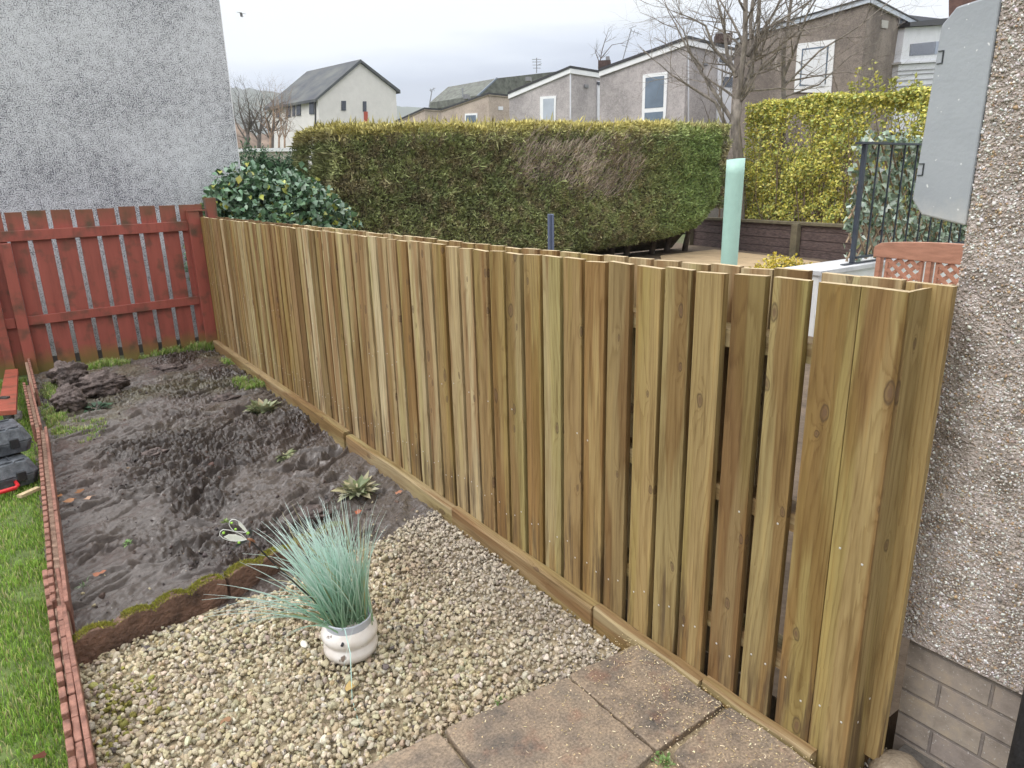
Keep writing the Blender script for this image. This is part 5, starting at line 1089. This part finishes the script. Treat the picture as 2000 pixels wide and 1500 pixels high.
def limb_tree(name, label, D, trunk, limbs, tw_dep=3, seed=1, sc=1.0, cat='tree', group=None, mat=None):
    rng = random.Random(seed); mat = mat or TREEM; b = OD(*trunk[0][:2], D); o = root(name, label, cat, (b[0], b[1], 0), group)
    mb = MB(); P = [OD(x, y, D) for x, y, r in trunk]; P = [np.array([P[0][0], P[0][1], -.1])]+P; R = [trunk[0][2]*1.05]+[r*.88 for _, _, r in trunk]; mb.tube(P, R, 10); mb.build('trunk', mat, o, smooth=True)
    for L in limbs:
        dz = rng.uniform(-.6, .6); n = len(L)
        P = [OD(x, y, D+dz*(i/(n-1))**1.0) for i, (x, y, r) in enumerate(L)]; R = [r*.8 for _, _, r in L]; mb = MB(); mb.tube(P, R, 7)
        for i in range(1, n):
            seg = P[i]-P[i-1]; sl = np.linalg.norm(seg); dn = seg/sl
            for q in range(max(1, int(round((1.5 if i < n-1 else 3)*sc)))):
                t = rng.random(); p = P[i-1]+seg*t; s = np.array([rng.gauss(0, 1), rng.gauss(0, 1), rng.gauss(0, .6)]); s -= dn*(s@dn); s /= np.linalg.norm(s)
                nd = dn*.6+s*.7; nd /= np.linalg.norm(nd); twigs(mb, p, nd, rng.uniform(.5, 1.0)*sc, R[i]*.5+.003, tw_dep-1, 4, .6, .1, rng)
        twigs(mb, P[-1], (P[-1]-P[-2])/np.linalg.norm(P[-1]-P[-2]), .8*sc, R[-1], tw_dep, 4, .6, .12, rng)
        mb.build('limb', mat, o)
    return o
limb_tree('bare_tree', 'leafless multi stemmed tree between the dark hedge and the yellow hedge', 17.0,
    [(1445, 420, .13), (1442, 310, .125), (1436, 240, .12), (1440, 195, .115)],
    [[(1440, 200, .085), (1447, 150, .078), (1455, 80, .07), (1456, 0, .06), (1450, -90, .04)], [(1446, 195, .07), (1465, 140, .06), (1480, 80, .05), (1483, 0, .05), (1500, -80, .03)], [(1440, 205, .08), (1470, 170, .06), (1468, 110, .055), (1466, 40, .05), (1478, -60, .03)],
     [(1438, 150, .06), (1420, 105, .05), (1415, 60, .04), (1402, 5, .028)], [(1436, 140, .055), (1395, 95, .04), (1378, 50, .028), (1350, 35, .018), (1310, 20, .010)], [(1430, 235, .06), (1392, 175, .05), (1360, 125, .035), (1340, 90, .026), (1318, 45, .018)],
     [(1420, 250, .06), (1398, 200, .045), (1350, 170, .035), (1310, 145, .02)], [(1375, 135, .03), (1350, 105, .02), (1335, 60, .016), (1300, 10, .009)],
     [(1460, 110, .06), (1490, 60, .045), (1515, 20, .035), (1545, -50, .02)], [(1455, 90, .04), (1430, 40, .03), (1400, -10, .02), (1360, -20, .012)], [(1470, 120, .04), (1510, 100, .03), (1560, 60, .018), (1620, 50, .010)], [(1475, 70, .04), (1540, 30, .025), (1600, -10, .015)]], 4, 4, 1.05)
limb_tree('bare_tree', 'leafless tree with slim upright stems rising behind the yellow hedge', 17.6,
    [(1528, 330, .08), (1530, 180, .07)], [[(1530, 182, .06), (1530, 110, .055), (1540, 40, .045), (1550, -40, .03)], [(1530, 150, .045), (1555, 90, .035), (1575, 30, .025), (1610, -30, .015)], [(1530, 170, .035), (1600, 100, .025), (1680, 50, .016), (1740, 0, .010)], [(1532, 160, .03), (1585, 150, .02), (1650, 140, .012), (1700, 150, .008)], [(1530, 190, .025), (1600, 165, .02), (1660, 110, .012), (1710, 85, .008)]], 4, 9, .9)
limb_tree('bare_tree', 'thin bare bush in the gap behind the right end of the dark hedge', 18.6, [(1412, 300, .02), (1408, 262, .018)], [[(1405, 262, .02), (1385, 235, .014), (1375, 205, .008)], [(1405, 262, .02), (1412, 230, .014), (1400, 190, .008)], [(1406, 265, .02), (1425, 240, .012), (1432, 205, .007)]], 2, 14, .4)
FARB = mplain('far_bark', (.10, .085, .075), .95, .3, 5)
for k, (px, D, ht, lab) in enumerate(((482, 48, 192, 'bare tree next to the harled house corner'), (505, 52, 194, 'second bare tree from the harled house corner'), (530, 50, 205, 'bare tree left of the cream house'))):
    limb_tree('bare_tree', lab, D, [(px, 300, .17), (px+2, 262, .13)], [[(px+2, 264, .11), (px-8, 235, .075), (px-14, ht+24, .035)], [(px+2, 264, .11), (px+6, 232, .075), (px+4, ht+18, .03)], [(px+2, 258, .09), (px+18, 230, .06), (px+22, ht+30, .03)], [(px, 275, .08), (px-16, 250, .05), (px-24, 232, .025)]], 3, 30+k, 1.35, group='distant bare trees', mat=FARB)
BR2 = mplain('brown_twig', (.23, .16, .11), .95, .3, 5)
for k, (px, lab) in enumerate(((528, 'brown twiggy tree before the cream house side wall'), (545, 'pale brown tree before the cream house windows'), (556, 'slender brown tree nearest the hedge end'))):
    limb_tree('birch_tree', lab, 34+k*2, [(px, 300, .06), (px, 268, .045)], [[(px, 270, .035), (px-8, 240, .025), (px-12, 205, .012)], [(px, 270, .035), (px+5, 238, .025), (px+6, 200, .012)], [(px, 272, .03), (px+10, 250, .02), (px+14, 222, .012)]], 3, 60+k, .9, group='twiggy brown trees', mat=BR2)
limb_tree('bare_tree', 'small bare treetop behind the roof step of the grey terrace', 36, [(1172, 170, .05), (1172, 118, .04)], [[(1172, 120, .035), (1176, 98, .03), (1182, 78, .02)], [(1172, 116, .03), (1195, 88, .02), (1215, 84, .012)], [(1172, 125, .03), (1165, 108, .02)]], 2, 77, .8, mat=FARB)
# ------------------------------------------------------------------ houses
TH = -11.0; TA = azv(TH); TB = azv(TH+90)
def clad_block(tag_root, P0, t, depth_dir, poly, depth, mat, name, off=0, parent=None, bevel=0):
    n = depth_dir/np.linalg.norm(depth_dir); mb = MB(); mb.prism([OP(x, y, P0, t)-n*off for x, y in poly], n*(depth+off)); return mb.build(name, mat, parent or tag_root, bevel=bevel)
def drop(poly3, z): return [np.array([p[0], p[1], z]) for p in poly3]
def terrace(label, D, corner, polyA, roofB_end, lenA_dir, mat, winA=(), fasc=8, dark=5, cladB=None, extraB=(), name='terrace_house', fmat=None, base=-.15, chim=None, aerial=None):
    """polyA: top line of face A from left to the corner (photo px, top of the fascia); face B runs from the corner along TB"""
    P0 = OD(corner[0], corner[1], D); P0[2] = 0; h = root(name, label, 'house', P0, 'stepped terrace of harled houses')
    top = [OP(x, y, P0, TA) for x, y in polyA]
    dB = ray(roofB_end, 150); A_ = np.array([[TB[0], -dB[0]], [TB[1], -dB[1]]]); LB = np.linalg.solve(A_, C0[:2]-P0[:2])[0]+.05
    fz = fasc/FPX*D*1.02; dz = dark/FPX*D*1.02; Z3 = np.array([0, 0, 1.])
    wl_ = [p-Z3*(fz+dz)*.98 for p in top]; mb = MB(); mb.prism([np.array([top[0][0], top[0][1], base])]+wl_+[np.array([top[-1][0], top[-1][1], base])], TB*LB); mb.build('wall', mat, h)
    f0 = [p-Z3*dz for p in top]; f1 = [p-Z3*(dz+fz) for p in top]; mb = MB(); mb.prism([p-TB*.06 for p in f0+f1[::-1]], TB*(LB+.06)); mb.prism([p-TB*.06-TA*.001 for p in (f0[-1], f1[-1])]+[p-TB*.06-TA*.07 for p in (f1[-1], f0[-1])], TB*(LB+.06)); mb.build('fascia', fmat or WHITEP, h)
    d0 = [p+Z3*.0 for p in top]; d1 = [p-Z3*(dz-.004) for p in top]; d0[-1] = d0[-1]-TA*.09; d1[-1] = d1[-1]-TA*.09; mb = MB(); mb.prism([p-TB*.09 for p in d0+d1[::-1]], TB*(LB+.10)); mb.build('roof', BLACKP, h)
    for w_ in winA:                                                         # (x0,y0,x1,y1,sill slope..) as four corner points
        pts = [OP(x, y, P0, TA) for x, y in w_['q']]; c = sum(pts)/4; mb = MB(); fw = w_.get('fw', .10)
        mb.prism([p-TB*.045 for p in pts], TB*.05); fr = mb.build('window', WHITEP, h)
        cu = (pts[1]-pts[0]); cd = (pts[3]-pts[0]); Lu = np.linalg.norm(cu); Ld = np.linalg.norm(cd); cu /= Lu; cd /= Ld
        for (a0, a1, b0_, b1_) in w_['panes']:
            mb = MB(); q = [pts[0]+cu*(fw+(Lu-2*fw)*a)+cd*(fw+(Ld-2*fw)*b) for a, b in ((a0, b0_), (a1, b0_), (a1, b1_), (a0, b1_))]; mb.prism([p-TB*.052 for p in q], TB*.006); mb.build('pane', w_.get('glass', GLASS), fr)
        if 'blind' in w_:
            mb = MB(); q = [pts[0]+cu*(fw+.04)+cd*(fw+.04), pts[1]-cu*(fw+.04)+cd*(fw+.04), pts[2]-cu*(fw+.04)-cd*(fw+.04), pts[3]+cu*(fw+.04)-cd*(fw+.04)]; mb.prism([p-TB*.058 for p in q], TB*.004); mb.build('blind', w_['blind'], fr)
    def onB(x, y): return OP(x, y, P0, TB)
    for (nm, q, off, m_) in extraB:
        mb = MB(); mb.prism([onB(x, y)-TA*(off) for x, y in q], TA*(off+.02)); mb.build(nm, m_, h)
    if chim:
        for (x0, y0, x1, y1, dd_, m_) in chim:
            a_ = OD(x0, y1, D+dd_); b_ = OD(x1, y1, D+dd_); t_ = OD(x0, y0, D+dd_); mb = MB(); mb.prism([a_*[1, 1, 0]+[0, 0, a_[2]], b_*[1, 1, 0]+[0, 0, a_[2]], b_+azv(45)*.6+[0, 0, a_[2]-b_[2]], a_+azv(45)*.6], (0, 0, t_[2]-a_[2])); mb.build('chimney', m_, h)
    if aerial:
        for (x, yb, xt, yt, dd_, els) in aerial:
            mb = MB(); a_ = OD(x, yb, D+dd_); b_ = OD(xt, yt, D+dd_); r = .0006*D; mb.tube([a_, b_], r*1.3, 5)
            for (ex0, ey0, ex1, ey1) in els: mb.tube([OD(ex0, ey0, D+dd_), OD(ex1, ey1, D+dd_)], r*.8, 4)
            mb.build('tv_aerial', mplain('aerial_metal', (.25, .26, .28), .5, .1, 5), h)
    return h, P0, onB
GH1 = mdash('mid_grey_dash', (.46, .425, .42), (.27, .25, .25), 60, .47, .5, .3, .02); GH2 = mdash('warm_grey_dash', (.44, .405, .40), (.25, .235, .23), 60, .47, .5, .3, .02)
PCH = mdash('peach_dash', (.46, .385, .33), (.29, .24, .205), 60, .47, .4, .3, .02); BRN = mdash('brown_dash', (.265, .228, .20), (.15, .128, .115), 60, .48, .8, .3, .02)
CLAD = mplain('white_cladding', (.68, .69, .73), .5, .06, 3); GREYV = mplain('grey_vent', (.22, .22, .23), .7, .2, 6); SLATE = mplain('grey_green_slate', (.095, .095, .085), .8, .35, 3, .4, 20, c2=(.13, .14, .12)); BRICKD = mplain('dark_brick_chimney', (.07, .045, .04), .85, .4, 10, .4, 30)
BLIND = mplain('pale_blind', (.72, .74, .77), .6, .08, 3, stretch=(1, 1, 30)); DGL = mplain('dark_window', (.035, .04, .055), .1, .2, 2, spec=.8)
terrace('grey harled terrace house with the tall white window above the dark hedge', 24, (1343, 74), [(1172, 134), (1343, 71)], 1442, None, GH2,
    [dict(q=[(1257, 146), (1305, 140), (1300, 262), (1254, 262)], fw=.11, panes=[(0, 1, 0, .58), (0, 1, .66, 1)])], 9, 5,
    extraB=[('cladding', [(1401, 112), (1438, 120), (1440, 250), (1398, 250)], .03, CLAD), ('window', [(1404, 113), (1422, 117), (1421, 125), (1403, 121)], .05, DGL), ('window', [(1411, 150), (1440, 152), (1440, 171), (1410, 170)], .05, DGL), ('vent', [(1374, 122), (1382, 123), (1382, 128), (1374, 127)], .03, GREYV), ('corner_bead', [(1343, 86), (1345.5, 87), (1345.5, 260), (1343, 260)], .012, CLAD)],
    chim=[(1397, 66, 1430, 84, 3.5, BRICKD), (1403, 58, 1411, 66, 3.6, GREYV), (1168, 118, 1192, 135, 4, BRICKD), (1183, 110, 1190, 120, 4.1, GREYV)],
    aerial=[(1427, 82, 1429, 35, 3.8, [(1421, 37, 1438, 39), (1422, 33, 1424, 42), (1430, 33, 1431, 42), (1436, 34, 1437, 42)]), (1216, 118, 1233, 57, 3.0, [(1229, 56, 1243, 50), (1233, 60, 1254, 68), (1240, 58, 1236, 68), (1247, 61, 1244, 71), (1214, 88, 1226, 92)])])
terrace('grey harled terrace house with the half open tilted window', 31, (1114, 131), [(994, 180), (1113, 129)], 1178, None, GH1,
    [dict(q=[(1056, 189), (1087, 187), (1085, 262), (1056, 262)], fw=.10, panes=[(.12, 1, 0, 1)], glass=mplain('pale_pane', (.42, .46, .52), .15, .1, 2))], 8, 4,
    extraB=[('cladding', [(1166, 158), (1178, 160), (1178, 235), (1166, 235)], .03, CLAD), ('window', [(1166, 160), (1176, 161), (1176, 167), (1166, 166)], .06, DGL), ('vent', [(1141, 165), (1149, 165), (1149, 172), (1141, 171)], .03, GREYV), ('corner_bead', [(1113.5, 141), (1115.2, 141), (1115.2, 250), (1113.5, 250)], .012, CLAD)],
    aerial=[(1048, 143, 1048, 113, 5, [(1039, 116, 1057, 116), (1039, 121, 1057, 121), (1040, 127, 1057, 127), (1041, 133, 1056, 133), (1048, 128, 1058, 124)])])
terrace('peach harled terrace house with a white framed window at the hedge top', 42, (954, 184), [(862, 213), (954, 181)], 999, None, PCH, [dict(q=[(909, 222), (933, 221), (932, 262), (909, 262)], fw=.10, panes=[(0, 1, 0, 1)])], 1.5, 3,
    extraB=[('notice', [(973, 208), (982, 208), (982, 215), (973, 215)], .03, CLAD)], chim=[(1026, 150, 1036, 158, 6, GREYV), (905, 184, 914, 193, 4, GREYV)], fmat=PCH, aerial=[(904, 190, 903, 172, 4.5, [(899, 174, 908, 174), (900, 178, 907, 178)])])
terrace('leftmost and lowest peach house of the stepped terrace', 55, (829, 212), [(770, 237), (829, 210)], 866, None, PCH, [], 1.5, 3, fmat=PCH, aerial=[(838, 209, 844, 175, 3, [(839, 177, 850, 172), (840, 173, 842, 180), (846, 171, 848, 178)])])
h3, P3, onB3 = terrace('brown harled house with white blinds, bare branches before it', 20, (1697, -4), [(1436, 78), (1480, 58), (1697, -6)], 1862, None, BRN,
    [dict(q=[(1559, 86), (1632, 77), (1624, 182), (1552, 180)], fw=.13, panes=[(0, 1, 0, 1)], blind=BLIND)], 7, 2,
    extraB=[('vent', [(1721, 39), (1734, 41), (1732, 56), (1720, 54)], .02, mplain('pale_vent', (.42, .41, .38), .7, .2, 40)), ('recess_panel', [(1753, 27), (1850, 38), (1850, 50), (1756, 54)], .012, mplain('grey_recess', (.10, .11, .13), .6, .2, 4)), ('canopy', [(1753, 47), (1850, 36), (1850, 50), (1753, 55)], .30, BLACKP),
            ('cladding', [(1755, 56), (1850, 50), (1850, 122), (1745, 124)], .16, CLAD), ('window', [(1765, 88), (1814, 83), (1812, 108), (1763, 111)], .17, DGL), ('window', [(1815, 83), (1845, 81), (1843, 105), (1813, 108)], .17, mplain('pale_blue_pane', (.25, .29, .38), .3, .1, 3)), ('sill', [(1742, 123), (1848, 117), (1848, 121), (1742, 127)], .22, CLAD), ('lower_cladding', [(1744, 128), (1848, 122), (1848, 260), (1730, 260)], .14, CLAD)], fmat=mplain('pale_blue_fascia', (.50, .55, .62), .5, .1, 4))
h3['group'] = 'stepped terrace of harled houses'
mb = MB()
for y0 in (139, 147, 158, 169): 
    a_, b_ = OP(1738, y0+2, P3, TB)-TA*.165, OP(1845, y0-5, P3, TB)-TA*.165; mb.bar(a_, b_, .025, .006, up=(0, 0, 1))
mb.build('board_joints', GREYV, h3)
# slate roofed house behind the peach one
q0 = OD(1000, 190, 62); sh = root('slate_roofed_house', 'dark slate gabled roof rising behind the peach and grey terrace houses', 'house', q0*[1, 1, 0])
tS = azv(80); Pb = OD(970, 160, 60); mb = MB(); poly = [(932, 186), (969, 153), (1110, 137), (1110, 200), (932, 200)]; mb.prism([OP(x, y, Pb, tS) for x, y in poly], azv(-10)*6); mb.build('roof', SLATE, sh)
mb = MB(); mb.prism([OP(x, y, Pb, tS)-azv(-10)*.12 for x, y in ((930, 187), (968.5, 151.5), (971, 153), (934, 188))], azv(-10)*.1); mb.build('verge', mplain('blue_grey_verge', (.16, .19, .24), .5, .1, 4), sh)
# cream gabled house
CREAM = mplain('cream_render', (.64, .62, .60), .85, .06, 1.5, .2, 20)
DC = 75; tG = azv(77); tL = azv(-13); Pc = OD(620, 193, DC); cr = root('cream_house', 'tall cream rendered gabled house with mossy slate roof in the distance', 'house', Pc*[1, 1, 0])
gab = [OP(x, y, Pc, tG) for x, y in ((620, 194), (703, 123), (773, 178))]
dd_ = ray(522, 205); A_ = np.array([[tL[0], -dd_[0]], [tL[1], -dd_[1]]]); LL = np.linalg.solve(A_, C0[:2]-Pc[:2])[0]
mb = MB(); mb.prism([np.array([gab[0][0], gab[0][1], -.15])]+gab+[np.array([gab[2][0], gab[2][1], -.15])], tL*LL); mb.build('wall', CREAM, cr)
Zv = np.array([0, 0, 1.]); th_ = .28
for a_, b_ in ((0, 1), (1, 2)):
    p, q = gab[a_], gab[b_]; e = (q-p)/np.linalg.norm(q-p); 
    if a_ == 0: p = p-e*.5
    else: q = q+e*.5
    mb = MB(); mb.prism([p+Zv*.02-tL*.25, q+Zv*.02-tL*.25, q+Zv*th_*1.2-tL*.25, p+Zv*th_-tL*.25], tL*(LL+.5)); mb.build('roof', mplain('mossy_slate', (.060, .068, .092), .85, .3, .5, .5, 3, stretch=(1, 1, 1), c2=(.095, .10, .095)), cr)
def cwin(px4, P0, t, nrm, m_=DGL, nm='window'):
    mb = MB(); mb.prism([OP(x, y, P0, t)-nrm*.08 for x, y in px4], nrm*.1); return mb.build(nm, m_, cr)
cwin([(666.5, 197), (675, 197), (675, 216), (666.5, 216)], Pc, tG, tL); cwin([(708.5, 198), (715, 198), (715, 218), (708.5, 218)], Pc, tG, tL)
cwin([(710.5, 218), (717.5, 218), (717.5, 245), (710.5, 245)], Pc, tG, tL, mplain('red_door_panel', (.40, .07, .04), .6, .1, 3), 'door')
for x0, x1, y0 in ((605, 614, 199), (580, 588, 202), (572, 577, 203), (559, 568, 204), (540, 548, 206)): cwin([(x0, y0), (x1, y0-1), (x1, y0+24), (x0, y0+24)], Pc, tL, tG)
mb = MB(); mb.prism([OP(x, y, Pc, tL)-tG*.1 for x, y in ((616, 193), (617.6, 193), (617.6, 260), (616, 260))], tG*.09); mb.build('downpipe', BLACKP, cr)
# low flat roofed building behind the conifer shrubs
q0 = OD(520, 300, 30); lo_ = root('flat_roofed_garage', 'low pale flat roofed building behind the conifer shrubs', 'garage', q0*[1, 1, 0])
mb = MB(); poly = [OP(x, y, q0, azv(75)) for x, y in ((440, 298), (600, 295))]; mb.prism([poly[0]*[1, 1, 0]+[0, 0, -.15], poly[0], poly[1], poly[1]*[1, 1, 0]+[0, 0, -.15]], azv(-15)*5); mb.build('wall', mplain('buff_render', (.46, .42, .36), .85, .1, 2), lo_)
mb = MB(); mb.prism([poly[0]-azv(-15)*.1, poly[0]-azv(-15)*.1+Zv*.13, poly[1]-azv(-15)*.1+Zv*.13, poly[1]-azv(-15)*.1], azv(-15)*5.1); mb.build('roof', WHITEP, lo_)
# dark red brick gable at the very top right
q0 = OD(1880, 10, 17); bk = root('brick_house', 'dark red brick wall corner peeping out above the grey cabinet', 'house', q0*[1, 1, 0])
mb = MB(); t_ = azv(150); poly = [OP(x, y, q0, t_) for x, y in ((1853, -60), (2010, -60), (2010, 20))]; pb_ = OP(1853, 60, q0, t_); mb.prism([poly[0], OP(2010, -60, q0, t_), OP(2010, 60, q0, t_), pb_], azv(82)*3); mb.build('wall', mplain('dark_red_brick', (.12, .065, .055), .8, .3, 12, .4, 40), bk)
# ------------------------------------------------------------------ distant ridge and wooded slope
def ridge(name, D, azs, els, mat, thick=400, seed=3, rough=.02):
    n = 160; az = np.linspace(azs[0], azs[-1], n); el = np.interp(az, azs, els)*(1+rough*(fbm(az*2.2, az*0, 4, seed)-.5)*2); V = []; 
    for a, e in zip(az, el):
        d = azv(a); V += [d*D*.8+[0, 0, -.5], d*D*.93+[0, 0, (1.5+D*e)*.62], d*D+[0, 0, 1.5+D*e], d*(D+thick)+[0, 0, -.5]]
    F4 = [(i*4+j, i*4+4+j, i*4+5+j, i*4+1+j) for i in range(n-1) for j in range(3)]
    return tag(big(name, np.array(V), np.array(F4), mat, smooth=True), kind='structure')
ridge('hills', 1300, [-5, 8, 14, 17, 20, 24, 27, 32, 40, 60], [.09, .11, .128, .124, .115, .112, .106, .100, .08, .03], mplain('moorland', (.10, .095, .07), 1, .4, .004, c2=(.08, .10, .06)))
ridge('wooded_slope', 110, [-5, 8, 14, 17, 20, 24, 40], [.05, .06, .075, .068, .06, .04, .0], mplain('winter_woodland', (.12, .085, .06), 1, .5, .5, 1.0, 2, c2=(.17, .125, .095)), 60, 8, .25)
# gull
bd_ = OD(472, 32, 40); gl = root('gull', 'tiny gull gliding in the white sky beside the harled house', 'bird', bd_)
mb = MB(); rr_ = np.array([CR[0], CR[1], 0]); 
mb.tube([bd_-rr_*.07, bd_, bd_+rr_*.09], [.01, .035, .01], 6); mb.build('body', mplain('gull_grey', (.30, .30, .32), .8, .1, 5), gl, smooth=True)
for s in (-1, 1):
    mb = MB(); f_ = np.array([.07, .17, 0]); tip = bd_+f_*s*1.1+[0, 0, .14]+rr_*s*.2; mid = bd_+f_*s*.5+[0, 0, .14]; mb.prism([bd_-rr_*.06, mid-rr_*.07, tip, mid+rr_*.05, bd_+rr_*.06], (0, 0, .015)); mb.build('wing', mplain('gull_wing', (.22, .22, .24), .8, .1, 5), gl)
# ------------------------------------------------------------------ haze
mb = MB(); mb.box((-1500, -1500, -1.5), (1800, 2100, 260)); m = bpy.data.materials.new('haze'); m.use_nodes = True; nt = m.node_tree; nt.nodes.clear()
pv = ND(nt, 'ShaderNodeVolumePrincipled', {'Color': (.86, .91, 1, 1), 'Density': .00042, 'Anisotropy': .2}); ND(nt, 'ShaderNodeOutputMaterial', {'Volume': pv.outputs[0]})
hz_ = mb.build('haze', m); tag(hz_, 'thin even haze in the air over the whole place', 'haze', kind='stuff')
